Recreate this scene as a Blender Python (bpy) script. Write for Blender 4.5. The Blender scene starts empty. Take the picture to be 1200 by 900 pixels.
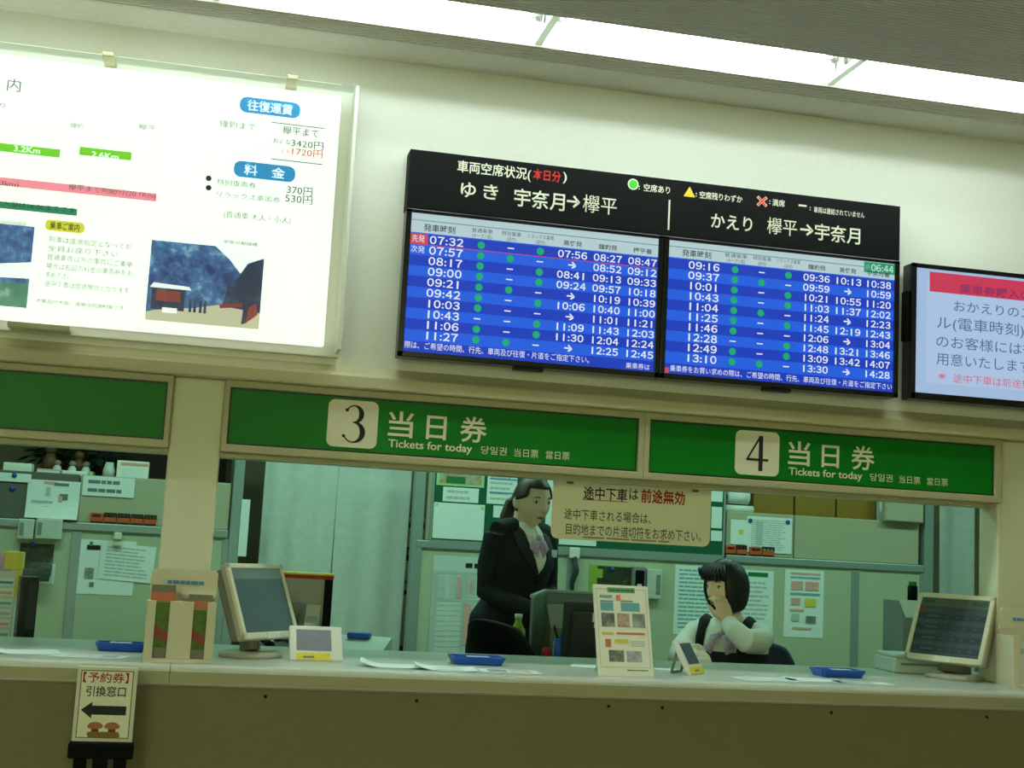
import bpy, bmesh, math, random
from mathutils import Vector, Matrix, noise
random.seed(7)
C = bpy.context.scene.collection
SC = bpy.context.scene
R = math.radians

# ------------------------------------------------------------------ camera
FPX = 1534.22
EYE, CAMD = 1.33, 4.25
_y, _p, _r = R(12.238), R(7.3247), R(3.0437)
FW = Vector((math.sin(_y) * math.cos(_p), math.cos(_y) * math.cos(_p), math.sin(_p)))
_rt = Vector((math.cos(_y), -math.sin(_y), 0))
_up = _rt.cross(FW)
RT = _rt * math.cos(_r) + _up * math.sin(_r)
UP = -_rt * math.sin(_r) + _up * math.cos(_r)
CAM = Vector((0, -CAMD, EYE))
cd = bpy.data.cameras.new('camera')
cd.sensor_width = 36
cd.lens = FPX / 1200 * 36
cd.clip_start = 0.05
cam = bpy.data.objects.new('camera', cd)
M = Matrix((RT, UP, -FW)).transposed().to_4x4()
M.translation = CAM
cam.matrix_world = M
C.objects.link(cam)
SC.camera = cam

# ------------------------------------------------------------------ light and exposure
SC.view_settings.view_transform = 'Standard'
SC.view_settings.look = 'None'
SC.view_settings.exposure = 0.0
SC.view_settings.gamma = 1.0
SC.view_settings.use_curve_mapping = False
W = bpy.data.worlds.new('world')
SC.world = W
W.use_nodes = True
W.node_tree.nodes['Background'].inputs[0].default_value = (0.8, 0.9, 0.7, 1)
W.node_tree.nodes['Background'].inputs[1].default_value = 0.01
TUBE = 29.0
TUBE_COL = (0.83, 1.0, 1.0)
OFFICE_COL = (0.49, 1.0, 0.76)
HALL_COL = (0.86, 1.0, 0.60)


def area(name, loc, sx, sy, power, col, rot=(0, 0, 0)):
    l = bpy.data.lights.new(name, 'AREA')
    l.shape = 'RECTANGLE'
    l.size, l.size_y, l.energy, l.color = sx, sy, power, col
    o = bpy.data.objects.new(name, l)
    o.location, o.rotation_euler = loc, rot
    C.objects.link(o)


for _x in (-0.9, 0.9, 2.6, 4.2):
    area('office_ceiling_and_fill_light', (_x, 1.75, 2.62), 1.2, 0.28, 14, OFFICE_COL)
area('office_ceiling_and_fill_light', (0.6, 2.5, 2.62), 1.2, 0.28, 5, OFFICE_COL)  # unseen lamp added here to brighten the doorway curtain
for _x, _w in ((-2.2, 105), (1.0, 50), (4.4, 8)):
    area('hall_fill_light', (_x, -7.9, 2.9), 1.2, 0.3, _w, HALL_COL)  # unseen lamps added behind the camera as ambient fill for the hall


# ------------------------------------------------------------------ materials
def lin(c):
    return tuple(((v / 255) / 12.92 if v / 255 <= 0.04045 else ((v / 255 + 0.055) / 1.055) ** 2.4) for v in c[:3]) + (1,)


MATS = {}


def mat(name, rgb, rough=0.6, metal=0.0, var=0.04, scale=30, bump=0.0, emit=0.0, spec=0.4, coat=0.0, stretch=None):
    if name in MATS:
        return MATS[name]
    m = bpy.data.materials.new(name)
    m.use_nodes = True
    nt = m.node_tree
    b = nt.nodes['Principled BSDF']
    b.inputs['Roughness'].default_value = rough
    b.inputs['Metallic'].default_value = metal
    b.inputs['Specular IOR Level'].default_value = spec
    b.inputs['Coat Weight'].default_value = coat
    c = lin(rgb)
    if emit:
        b.inputs['Base Color'].default_value = (0.01, 0.01, 0.01, 1)
        b.inputs['Emission Color'].default_value = c
        b.inputs['Emission Strength'].default_value = emit
    else:
        tc = nt.nodes.new('ShaderNodeTexCoord')
        n = nt.nodes.new('ShaderNodeTexNoise')
        n.inputs['Scale'].default_value = scale
        n.inputs['Detail'].default_value = 3
        if stretch:
            mp = nt.nodes.new('ShaderNodeMapping')
            mp.inputs['Scale'].default_value = stretch
            nt.links.new(tc.outputs['Object'], mp.inputs[0])
            nt.links.new(mp.outputs[0], n.inputs['Vector'])
        else:
            nt.links.new(tc.outputs['Object'], n.inputs['Vector'])
        mx = nt.nodes.new('ShaderNodeMix')
        mx.data_type = 'RGBA'
        mx.inputs[6].default_value = tuple(max(0, v * (1 - var * 2)) for v in c[:3]) + (1,)
        mx.inputs[7].default_value = tuple(min(1, v * (1 + var * 2)) for v in c[:3]) + (1,)
        nt.links.new(n.outputs['Fac'], mx.inputs[0])
        nt.links.new(mx.outputs[2], b.inputs['Base Color'])
        if bump:
            bp = nt.nodes.new('ShaderNodeBump')
            bp.inputs['Strength'].default_value = bump
            bp.inputs['Distance'].default_value = 0.004
            nt.links.new(n.outputs['Fac'], bp.inputs['Height'])
            nt.links.new(bp.outputs[0], b.inputs['Normal'])
    MATS[name] = m
    return m


def glow(name, rgb, k=1.0):
    return mat(name, rgb, rough=0.35, emit=k, spec=0.3)


def ramp_mat(name, stops, scale, detail=6, rough=0.5, stretch=(1, 1, 1), emit=0.0):
    """printed picture: noise through a colour ramp"""
    m = bpy.data.materials.new(name)
    m.use_nodes = True
    nt = m.node_tree
    b = nt.nodes['Principled BSDF']
    b.inputs['Roughness'].default_value = rough
    tc = nt.nodes.new('ShaderNodeTexCoord')
    mp = nt.nodes.new('ShaderNodeMapping')
    mp.inputs['Scale'].default_value = stretch
    n = nt.nodes.new('ShaderNodeTexNoise')
    n.inputs['Scale'].default_value = scale
    n.inputs['Detail'].default_value = detail
    n.inputs['Roughness'].default_value = 0.7
    rp = nt.nodes.new('ShaderNodeValToRGB')
    els = rp.color_ramp.elements
    while len(els) < len(stops):
        els.new(0.5)
    for e, (p, c) in zip(els, stops):
        e.position = p
        e.color = lin(c)
    nt.links.new(tc.outputs['Object'], mp.inputs[0])
    nt.links.new(mp.outputs[0], n.inputs['Vector'])
    nt.links.new(n.outputs['Fac'], rp.inputs[0])
    nt.links.new(rp.outputs[0], b.inputs['Base Color'])
    if emit:
        nt.links.new(rp.outputs[0], b.inputs['Emission Color'])
        b.inputs['Emission Strength'].default_value = emit
    MATS[name] = m
    return m


def glass(name, tint=(0.97, 1, 0.98), alpha=0.08, rough=0.04):
    m = bpy.data.materials.new(name)
    m.use_nodes = True
    nt = m.node_tree
    for x in list(nt.nodes):
        nt.nodes.remove(x)
    o = nt.nodes.new('ShaderNodeOutputMaterial')
    t = nt.nodes.new('ShaderNodeBsdfTransparent')
    t.inputs[0].default_value = tint + (1,)
    g = nt.nodes.new('ShaderNodeBsdfGlossy')
    g.inputs['Roughness'].default_value = rough
    fr = nt.nodes.new('ShaderNodeFresnel')
    fr.inputs[0].default_value = 1.45
    mth = nt.nodes.new('ShaderNodeMath')
    mth.operation = 'ADD'
    mth.inputs[1].default_value = alpha
    nt.links.new(fr.outputs[0], mth.inputs[0])
    mx = nt.nodes.new('ShaderNodeMixShader')
    nt.links.new(mth.outputs[0], mx.inputs[0])
    nt.links.new(t.outputs[0], mx.inputs[1])
    nt.links.new(g.outputs[0], mx.inputs[2])
    nt.links.new(mx.outputs[0], o.inputs[0])
    MATS[name] = m
    return m


# ------------------------------------------------------------------ geometry helpers
def P(px, py, Y):
    """point on the vertical plane y=Y seen at photo pixel (px, py)"""
    d = FW + RT * ((px - 600) / FPX) - UP * ((py - 450) / FPX)
    return CAM + d * ((Y - CAM.y) / d.y)


def PX(px, Y, Z):
    """x of the point at depth Y and height Z seen at photo column px"""
    X = 0.0
    for _ in range(12):
        v = Vector((X, Y, Z)) - CAM
        e = 600 + FPX * v.dot(RT) / v.dot(FW) - px
        X -= e / (FPX / v.dot(FW))
    return X


class MB:
    """collects shapes into one mesh, each face with its own material"""

    def __init__(s, m=None):
        s.bm = bmesh.new()
        s.mats = []
        s.m = m

    def mi(s, m):
        m = m or s.m
        if isinstance(m, str):
            m = MATS[m]
        if m not in s.mats:
            s.mats.append(m)
        return s.mats.index(m)

    def add(s, bm2, m=None, mtx=None, smooth=False):
        i = s.mi(m)
        if mtx:
            bmesh.ops.transform(bm2, matrix=mtx, verts=bm2.verts)
        for f in bm2.faces:
            f.material_index = i
            f.smooth = smooth
        me = bpy.data.meshes.new('t')
        bm2.to_mesh(me)
        bm2.free()
        s.bm.from_mesh(me)
        bpy.data.meshes.remove(me)
        return s

    def add_mesh(s, me, m, mtx):
        b = bmesh.new()
        b.from_mesh(me)
        return s.add(b, m, mtx)

    def box(s, a, b, m=None, bev=0.0, rot=None, seg=2):
        """a, b: opposite corners; rot: matrix about the centre"""
        a, b = Vector(a), Vector(b)
        t = bmesh.new()
        bmesh.ops.create_cube(t, size=1)
        d = b - a
        bmesh.ops.scale(t, vec=[max(abs(v), 1e-5) for v in d], verts=t.verts)
        if bev:
            bmesh.ops.bevel(t, geom=t.edges[:], offset=min(bev, min(abs(v) for v in d) * 0.45), segments=seg, affect='EDGES', profile=0.5)
        mt = Matrix.Translation((a + b) / 2)
        if rot:
            mt = mt @ rot.to_4x4()
        return s.add(t, m, mt)

    def prism(s, pts, y0, y1, m=None, bev=0.0):
        """polygon in (x, z), extruded from y0 to y1"""
        t = bmesh.new()
        v0 = [t.verts.new((x, y0, z)) for x, z in pts]
        v1 = [t.verts.new((x, y1, z)) for x, z in pts]
        t.faces.new(v0)
        t.faces.new(v1[::-1])
        n = len(pts)
        for i in range(n):
            t.faces.new((v0[i], v1[i], v1[(i + 1) % n], v0[(i + 1) % n]))
        bmesh.ops.recalc_face_normals(t, faces=t.faces)
        if bev:
            bmesh.ops.bevel(t, geom=t.edges[:], offset=bev, segments=2, affect='EDGES')
        return s.add(t, m)

    def prism_x(s, pts, x0, x1, m=None):
        """polygon in (y, z), extruded along x"""
        t = bmesh.new()
        v0 = [t.verts.new((x0, y, z)) for y, z in pts]
        v1 = [t.verts.new((x1, y, z)) for y, z in pts]
        t.faces.new(v0)
        t.faces.new(v1[::-1])
        n = len(pts)
        for i in range(n):
            t.faces.new((v0[i], v1[i], v1[(i + 1) % n], v0[(i + 1) % n]))
        bmesh.ops.recalc_face_normals(t, faces=t.faces)
        return s.add(t, m)

    def tube(s, pts, r, m=None, seg=12, caps=True, flat=1.0):
        """round bar along a path; r a number or one per point"""
        pts = [Vector(p) for p in pts]
        rs = r if isinstance(r, (list, tuple)) else [r] * len(pts)
        t = bmesh.new()
        rings = []
        prev = None
        for i, p in enumerate(pts):
            d = (pts[min(i + 1, len(pts) - 1)] - pts[max(i - 1, 0)]).normalized()
            if prev is None:
                u = d.orthogonal().normalized()
            else:
                u = (prev - d * prev.dot(d)).normalized()
            prev = u
            w = d.cross(u)
            rings.append([t.verts.new(p + (u * math.cos(2 * math.pi * k / seg) + w * flat * math.sin(2 * math.pi * k / seg)) * rs[i]) for k in range(seg)])
        for a, b in zip(rings, rings[1:]):
            for k in range(seg):
                t.faces.new((a[k], a[(k + 1) % seg], b[(k + 1) % seg], b[k]))
        if caps:
            t.faces.new(rings[0][::-1])
            t.faces.new(rings[-1])
        bmesh.ops.recalc_face_normals(t, faces=t.faces)
        return s.add(t, m, smooth=True)

    def loft(s, rings, m=None, seg=28):
        """stack of ellipses (x, y, z, rx, ry[, square])"""
        t = bmesh.new()
        rr = []
        for g in rings:
            x, y, z, rx, ry = g[:5]
            q = g[5] if len(g) > 5 else 1.0
            rr.append([])
            for k in range(seg):
                a = 2 * math.pi * k / seg
                ca, sa = math.cos(a), math.sin(a)
                rr[-1].append(t.verts.new((x + rx * math.copysign(abs(ca) ** q, ca), y + ry * math.copysign(abs(sa) ** q, sa), z)))
        for a, b in zip(rr, rr[1:]):
            for k in range(seg):
                t.faces.new((a[k], a[(k + 1) % seg], b[(k + 1) % seg], b[k]))
        t.faces.new(rr[0][::-1])
        t.faces.new(rr[-1])
        bmesh.ops.recalc_face_normals(t, faces=t.faces)
        return s.add(t, m, smooth=True)

    def ball(s, c, r, m=None, seg=16):
        t = bmesh.new()
        bmesh.ops.create_uvsphere(t, u_segments=seg, v_segments=max(6, seg * 2 // 3), radius=1)
        r = r if isinstance(r, (tuple, list)) else (r, r, r)
        return s.add(t, m, Matrix.Translation(c) @ Matrix.Diagonal((r[0], r[1], r[2], 1)), smooth=True)

    def rect(s, x0, z0, x1, z1, y, m=None, th=0.0006):
        """thin printed patch lying on a face that looks towards -y"""
        return s.box((x0, y - th, z0), (x1, y, z1), m)

    def poly(s, pts, y, m=None, th=0.0006):
        return s.prism(pts, y - th, y, m)

    def disc(s, x, z, r, y, m=None, seg=18, th=0.0006):
        return s.poly([(x + r * math.cos(2 * math.pi * k / seg), z + r * math.sin(2 * math.pi * k / seg)) for k in range(seg)], y, m, th)

    def rrect(s, x0, z0, x1, z1, rad, y, m=None, th=0.0006, cut=False):
        pts = []
        for cx, cz, a0 in ((x1 - rad, z1 - rad, 0), (x0 + rad, z1 - rad, 90), (x0 + rad, z0 + rad, 180), (x1 - rad, z0 + rad, 270)):
            for k in ((0, 5) if cut else range(6)):
                a = R(a0 + 18 * k)
                pts.append((cx + rad * math.cos(a), cz + rad * math.sin(a)))
        return s.poly(pts, y, m, th)

    def text(s, body, x, z, y, size, m=None, w=None, bold=0.0, align='l', sx=1.0):
        """lettering on a face that looks towards -y; x, z: left end of the base line"""
        me, x0, x1 = glyphs(body, bold)
        if me is None:
            return s
        k = (w / (x1 - x0) / size) if w else sx
        off = {'l': 0, 'c': -(x1 - x0) / 2, 'r': -(x1 - x0)}[align] - x0
        mt = Matrix.Translation((x, y - 0.0007, z)) @ Matrix(((k * size, 0, 0, k * size * off), (0, 0, 1, 0), (0, size, 0, 0), (0, 0, 0, 1)))
        t = bmesh.new()
        t.from_mesh(me)
        bmesh.ops.reverse_faces(t, faces=t.faces)
        return s.add(t, m, mt)

    def clock(s, body, x, z, y, size, m, w, bold=0.0):
        """hh:mm in evenly spaced cells"""
        u = w / 4.42
        for ch, c in zip(body, (0.5, 1.5, 2.21, 2.92, 3.92)):
            if ch in '1:':
                s.text(ch, x + c * u, z + (size * 0.03 if ch == ':' else 0), y, size, m, bold=bold * 0.7, align='c', sx=u / (size * 0.56))
            else:
                s.text(chr(ord(ch) + 0xFEE0), x + c * u, z + size * 0.02, y, size * 0.93, m, bold=bold, align='c', w=u * 0.86)
        return s

    def build(s, name, parent=None, world=True, loc=None, subs=0):
        me = bpy.data.meshes.new(name)
        s.bm.to_mesh(me)
        s.bm.free()
        for m in s.mats:
            me.materials.append(m)
        o = bpy.data.objects.new(name, me)
        C.objects.link(o)
        if parent:
            o.parent = parent
            if world:
                off = Vector((0, 0, 0))
                q = parent
                while q:
                    off += q.location
                    q = q.parent
                me.transform(Matrix.Translation(-off))
        return o


GL = {}


def glyphs(body, bold):
    k = (body, round(bold, 4))
    if k not in GL:
        c = bpy.data.curves.new('t', 'FONT')
        c.body = body
        c.size = 1
        c.resolution_u = 3
        c.offset = bold
        o = bpy.data.objects.new('t', c)
        C.objects.link(o)
        dg = bpy.context.evaluated_depsgraph_get()
        me = bpy.data.meshes.new_from_object(o.evaluated_get(dg))
        bpy.data.objects.remove(o)
        xs = [v.co.x for v in me.vertices]
        GL[k] = (me, min(xs), max(xs)) if xs else (None, 0, 0)
    return GL[k]


def tag(o, label, cat, group=None, kind=None):
    o['label'] = label
    o['category'] = cat
    if group:
        o['group'] = group
    if kind:
        o['kind'] = kind
    return o


def empty(name, loc, rz, label, cat, group=None):
    o = bpy.data.objects.new(name, None)
    C.objects.link(o)
    o.location = loc
    o.rotation_euler = (0, 0, rz)
    o.empty_display_size = 0.1
    return tag(o, label, cat, group)


def base(o):
    """move a one-mesh thing's origin to the middle of its underside"""
    vs = [v.co for v in o.data.vertices]
    c = Vector(((min(v.x for v in vs) + max(v.x for v in vs)) / 2, (min(v.y for v in vs) + max(v.y for v in vs)) / 2, min(v.z for v in vs)))
    o.data.transform(Matrix.Translation(-c))
    o.location = o.location + o.rotation_euler.to_matrix() @ c
    return o


def copy_tree(o, parent=None):
    c = o.copy()
    C.objects.link(c)
    c.parent = parent
    for ch in list(o.children):
        copy_tree(ch, c)
    return c


def struct(mb, name):
    o = mb.build(name)
    o['kind'] = 'structure'
    return o


def fuse(mb, voxel, smooth=4, fac=0.5):
    """melt overlapping shapes into one continuous skin; returns a mesh"""
    o = mb.build('t')
    r = o.modifiers.new('r', 'REMESH')
    r.mode = 'VOXEL'
    r.voxel_size = voxel
    r.use_smooth_shade = True
    if smooth:
        q = o.modifiers.new('s', 'SMOOTH')
        q.iterations = smooth
        q.factor = fac
    dg = bpy.context.evaluated_depsgraph_get()
    me = bpy.data.meshes.new_from_object(o.evaluated_get(dg))
    bpy.data.objects.remove(o)
    return me


def obj_from(me, name, mats, parent=None):
    me.materials.clear()
    for m in mats:
        me.materials.append(MATS[m] if isinstance(m, str) else m)
    for p in me.polygons:
        p.use_smooth = True
    me.name = name
    o = bpy.data.objects.new(name, me)
    C.objects.link(o)
    if parent:
        o.parent = parent
    return o


# palette
mat('cream_wall', (232, 232, 220), 0.75, var=0.02, scale=60, bump=0.05)
mat('cream_pillar', (226, 224, 194), 0.6, var=0.02, scale=40)
mat('rail_paint', (196, 188, 150), 0.45, var=0.02)
mat('frame_paint', (176, 168, 130), 0.4, var=0.03)
mat('ceiling_white', (228, 226, 212), 0.8, var=0.05, scale=40, bump=0.1)
mat('lamp_white', (240, 240, 230), 0.5, var=0.01)
mat('socket_grey', (130, 135, 128), 0.4)
mat('floor_tile', (150, 142, 122), 0.5, var=0.08, scale=8)
mat('office_floor', (110, 118, 108), 0.6, var=0.06)
mat('office_wall', (178, 165, 130), 0.8, var=0.03)
mat('office_ceiling', (220, 222, 212), 0.9)
mat('counter_front', (132, 122, 90), 0.55, var=0.04, scale=25)
mat('counter_top', (196, 198, 182), 0.28, var=0.03, scale=90, spec=0.5)
mat('counter_edge', (176, 170, 138), 0.4, var=0.03, scale=40)
mat('screw', (38, 30, 20), 0.4, metal=0.5)
mat('black', (7, 8, 8), 0.7, var=0.02, spec=0.15)
mat('black_gloss', (9, 10, 11), 0.25, spec=0.5)
mat('dark_grey', (48, 50, 50), 0.5)
mat('sign_green', (2, 118, 24), 0.35, var=0.02, scale=10, spec=0.2)
mat('sign_rim', (10, 50, 26), 0.4)
mat('sign_white', (236, 228, 200), 0.5, var=0.01)
mat('ink', (24, 28, 30), 0.6, var=0.01)
mat('ink_soft', (112, 124, 124), 0.7, var=0.01)
mat('ink_pale', (184, 194, 190), 0.7, var=0.01)
mat('ink_red', (176, 34, 26), 0.6, var=0.01)
mat('ink_blue', (84, 142, 186), 0.6, var=0.01)
mat('ink_teal', (112, 176, 178), 0.6, var=0.02)
mat('ink_green', (30, 120, 62), 0.6, var=0.02)
mat('ink_yellow', (222, 208, 84), 0.6, var=0.02)
mat('ink_orange', (212, 124, 88), 0.6, var=0.02)
mat('paper', (232, 238, 232), 0.75, var=0.015, scale=12)
mat('paper_cream', (248, 246, 226), 0.7, var=0.015, scale=12)
mat('notice_cream', (244, 238, 206), 0.45, var=0.01)
mat('plastic_cream', (222, 214, 184), 0.4, var=0.02)
mat('plastic_grey', (176, 172, 150), 0.42, var=0.02)
mat('plastic_shade', (128, 124, 106), 0.45, var=0.03)  # one even taupe for the darker plastic parts
mat('plastic_white', (228, 226, 212), 0.35, var=0.01)
mat('office_white', (205, 214, 206), 0.45, var=0.02)
mat('office_grey', (128, 138, 134), 0.5, var=0.03)
mat('lcd', (58, 72, 76), 0.35, var=0.08, scale=14)
mat('lcd_pale', (128, 128, 136), 0.3, var=0.04, scale=20)
mat('yellow_strip', (226, 204, 24), 0.4)
mat('tray_blue', (34, 92, 196), 0.4, var=0.04)
mat('pin_blue', (28, 84, 160), 0.4)
mat('partition_panel', (182, 190, 158), 0.7, var=0.03, scale=80, bump=0.05)
mat('partition_fabric', (180, 176, 146), 0.9, var=0.06, scale=200, bump=0.15)
mat('partition_dark', (104, 102, 92), 0.9, var=0.06, scale=200, bump=0.15)
mat('partition_rail', (150, 164, 158), 0.4, metal=0.3, var=0.02)
mat('board_green', (14, 92, 60), 0.8, var=0.05, scale=120)
mat('curtain_cloth', (212, 218, 208), 0.85, var=0.06, scale=26, bump=0.35)
mat('brown_wood', (96, 66, 34), 0.5, var=0.12, scale=12, stretch=(1, 1, 8))
mat('brown_dark', (52, 40, 26), 0.7, var=0.1)
mat('cabinet_brown', (158, 120, 42), 0.6, var=0.04, scale=14)
mat('toy_orange', (206, 88, 40), 0.5)
mat('toy_dark', (52, 34, 26), 0.5)
mat('pink', (226, 168, 156), 0.6)
mat('leaf_dark', (22, 44, 22), 0.6, var=0.2)
mat('skin', (240, 202, 168), 0.5, var=0.03, scale=60)
mat('lips', (176, 92, 82), 0.4)
mat('eye_white', (230, 228, 220), 0.3)
mat('iris', (30, 20, 14), 0.25)
mat('hair_brown', (62, 42, 26), 0.4, var=0.3, scale=20, bump=0.4, stretch=(14, 14, 1.5))
mat('hair_black', (30, 23, 18), 0.4, var=0.3, scale=20, bump=0.4, stretch=(14, 14, 1.5))
mat('suit_black', (20, 23, 26), 0.8, var=0.1, scale=120, bump=0.1)
mat('suit_edge', (30, 34, 37), 0.7, var=0.1, scale=120)
mat('blouse', (236, 234, 224), 0.8, var=0.04, scale=20, bump=0.15)
mat('scarf', (196, 168, 190), 0.6, var=0.3, scale=60)
mat('navy', (22, 28, 48), 0.8, var=0.08, scale=120)
mat('acrylic_grey', (104, 124, 116), 0.3, var=0.04)
mat('brochure_green', (86, 118, 40), 0.5, var=0.3, scale=40)
mat('brochure_red', (150, 66, 46), 0.5, var=0.3, scale=40)
mat('wallbox', (196, 200, 186), 0.5)
glass('clear_acrylic')
_m = mat('bracket_plastic', (236, 238, 228), 0.5)          # thin white plastic that lets lamp light through
_t = _m.node_tree.nodes.new('ShaderNodeBsdfTranslucent')
_t.inputs[0].default_value = (0.9, 0.92, 0.86, 1)
_x = _m.node_tree.nodes.new('ShaderNodeMixShader')
_x.inputs[0].default_value = 0.6
_m.node_tree.links.new(_m.node_tree.nodes['Principled BSDF'].outputs[0], _x.inputs[1])
_m.node_tree.links.new(_t.outputs[0], _x.inputs[2])
_m.node_tree.links.new(_x.outputs[0], _m.node_tree.nodes['Material Output'].inputs[0])

# ------------------------------------------------------------------ the setting
CEIL = 2.952
XL, XR = -3.2, 6.2
mb = MB('cream_wall')
mb.box((XL, 0, 1.83), (XR, 0.12, CEIL + 0.02))
mb.box((XL, 0.004, 1.60), (XR, 0.12, 1.83))
struct(mb, 'wall_front')
for x0, x1 in ((-0.172, -0.012), (2.738, XR), (XL, -1.9)):
    struct(MB('cream_pillar').box((x0, 0, 0.9605), (x1, 0.12, 1.828), bev=0.006), 'pillar')
struct(MB('rail_paint').prism_x([(0, 1.905), (-0.024, 1.882), (-0.042, 1.874), (-0.05, 1.866), (-0.052, 1.832), (-0.046, 1.827), (0, 1.827)], XL, XR), 'trim_1')
# ceiling: smooth margin, ribbed boards, lamp slot, ribbed boards
SLOT0, SLOT1 = -0.295, -0.545


def ribs(y0, y1, pitch, dep):
    """profile of a ribbed board from y0 down to y1"""
    pts, y = [], y0
    while y - pitch > y1:
        pts += [(y, CEIL), (y - pitch * 0.50, CEIL), (y - pitch * 0.60, CEIL + dep), (y - pitch * 0.92, CEIL + dep)]
        y -= pitch
    return pts + [(y, CEIL), (y1, CEIL)]


def sheet_x(mb, prof, x0, x1, m=None):
    t = bmesh.new()
    a = [t.verts.new((x0, y, z)) for y, z in prof]
    b = [t.verts.new((x1, y, z)) for y, z in prof]
    for i in range(len(prof) - 1):
        t.faces.new((a[i], a[i + 1], b[i + 1], b[i]))
    mb.add(t, m)


mb = MB('ceiling_white')
sheet_x(mb, [(0.12, CEIL), (-0.170, CEIL), (-0.171, CEIL + 0.003)] + ribs(-0.172, SLOT0, 0.0175, 0.011) + [(SLOT0, CEIL + 0.16)], XL, XR)
sheet_x(mb, [(SLOT1, CEIL + 0.16), (SLOT1, CEIL)] + ribs(SLOT1 - 0.002, -2.6, 0.0175, 0.011) + [(-2.601, CEIL), (-8.5, CEIL)], XL, XR)
mb.box((XL, -8.5, CEIL + 0.17), (XR, 0.12, CEIL + 0.2))
struct(mb, 'ceiling')
struct(MB('floor_tile').box((XL, -8.5, -0.05), (XR, 0.5, 0)), 'floor')
struct(MB('cream_wall').box((XL, -8.6, 0), (XR, -8.5, CEIL)), 'wall_rear')
struct(MB('cream_wall').box((XL - 0.1, -8.6, 0), (XL, 4.7, CEIL + 0.2)), 'wall_left')
struct(MB('cream_wall').box((XR, -8.6, 0), (XR + 0.1, 4.7, CEIL + 0.2)), 'wall_right')
struct(MB('office_floor').box((XL, 0.5, -0.05), (XR, 4.6, 0)), 'floor_office')
struct(MB('office_wall').box((XL, 4.6, 0), (XR, 4.7, 2.75)), 'wall_back')
struct(MB('office_ceiling').box((XL, 0.12, 2.7), (XR, 4.6, 2.75)), 'ceiling_office')

# ------------------------------------------------------------------ fluorescent lamps in the slot
glow('tube_light', (250, 255, 232), TUBE)
MATS['tube_light'].node_tree.nodes['Principled BSDF'].inputs['Emission Color'].default_value = TUBE_COL + (1,)
J = [-2.16, -1.14, -0.12, 0.898, 1.918, 2.938, 3.958]
LAB = ['double tube strip lamp in the ceiling slot over the route board', 'double tube strip lamp in the ceiling slot, ending at the bracket above the board title',
       'double tube strip lamp between the two visible cross brackets in the ceiling slot', 'double tube strip lamp in the ceiling slot above the pale blue screen']
for i in range(1, 5):
    x0, x1 = J[i], J[i + 1]
    r = empty('fluorescent_lamp', ((x0 + x1) / 2, -0.42, CEIL), 0, LAB[i - 1], 'ceiling lamp', 'tube lamps in the ceiling slot')
    h = MB('lamp_white')
    h.prism_x([(SLOT0 - 0.002, CEIL + 0.006), (SLOT0 - 0.03, CEIL + 0.13), (SLOT1 + 0.03, CEIL + 0.13), (SLOT1 + 0.002, CEIL + 0.006), (SLOT1 + 0.002, CEIL + 0.15), (SLOT0 - 0.002, CEIL + 0.15)], x0 + 0.002, x1 - 0.002)
    h.build('reflector', r)
    MB('bracket_plastic').box((x1 - 0.026, SLOT1 + 0.004, CEIL + 0.004), (x1 - 0.003, SLOT0 - 0.004, CEIL + 0.008)).box((x1 - 0.026, SLOT1 + 0.004, CEIL + 0.008), (x1 - 0.022, SLOT0 - 0.004, CEIL + 0.024)).box((x1 - 0.007, SLOT1 + 0.004, CEIL + 0.008), (x1 - 0.003, SLOT0 - 0.004, CEIL + 0.024)).build('bracket', r)
    for yy in (-0.362, -0.478):
        MB('tube_light').tube([(x0 + 0.055, yy, CEIL + 0.078), (x1 - 0.065, yy, CEIL + 0.078)], 0.0135, seg=10).build('tube', r)
        for xx, sg in ((x0 + 0.012, 1), (x1 - 0.022, -1)):
            s = MB('socket_grey')
            s.tube([(xx, yy, CEIL + 0.078), (xx + sg * 0.014, yy, CEIL + 0.078)], 0.02, seg=12)
            s.box((xx, yy - 0.011, CEIL + 0.082), (xx + sg * 0.012, yy + 0.011, CEIL + 0.129))
            s.tube([(xx + sg * 0.014, yy, CEIL + 0.078), (xx + sg * 0.046, yy, CEIL + 0.078)], 0.0142, 'lamp_white', seg=12)
            s.build('socket', r)


# ------------------------------------------------------------------ window signs
def stroke(pts, ws):
    """outline of a brush stroke with changing width"""
    L, Rr = [], []
    for i, p in enumerate(pts):
        a, b = pts[max(i - 1, 0)], pts[min(i + 1, len(pts) - 1)]
        dx, dz = b[0] - a[0], b[1] - a[1]
        n = math.hypot(dx, dz) or 1
        L.append((p[0] - dz / n * ws[i] / 2, p[1] + dx / n * ws[i] / 2))
        Rr.append((p[0] + dz / n * ws[i] / 2, p[1] - dx / n * ws[i] / 2))
    return L + Rr[::-1]


def strokes(mb, y, cx, cz, h, pts, ws, m):
    P2 = [(cx + a * h, cz + b * h) for a, b in pts]
    W2 = [w * h for w in ws]
    for i in range(len(P2) - 1):       # quads keep the outline simple
        seg = stroke(P2, W2)
        n = len(P2)
        mb.poly([seg[i], seg[i + 1], seg[2 * n - 2 - i], seg[2 * n - 1 - i]], y, m)


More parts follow.
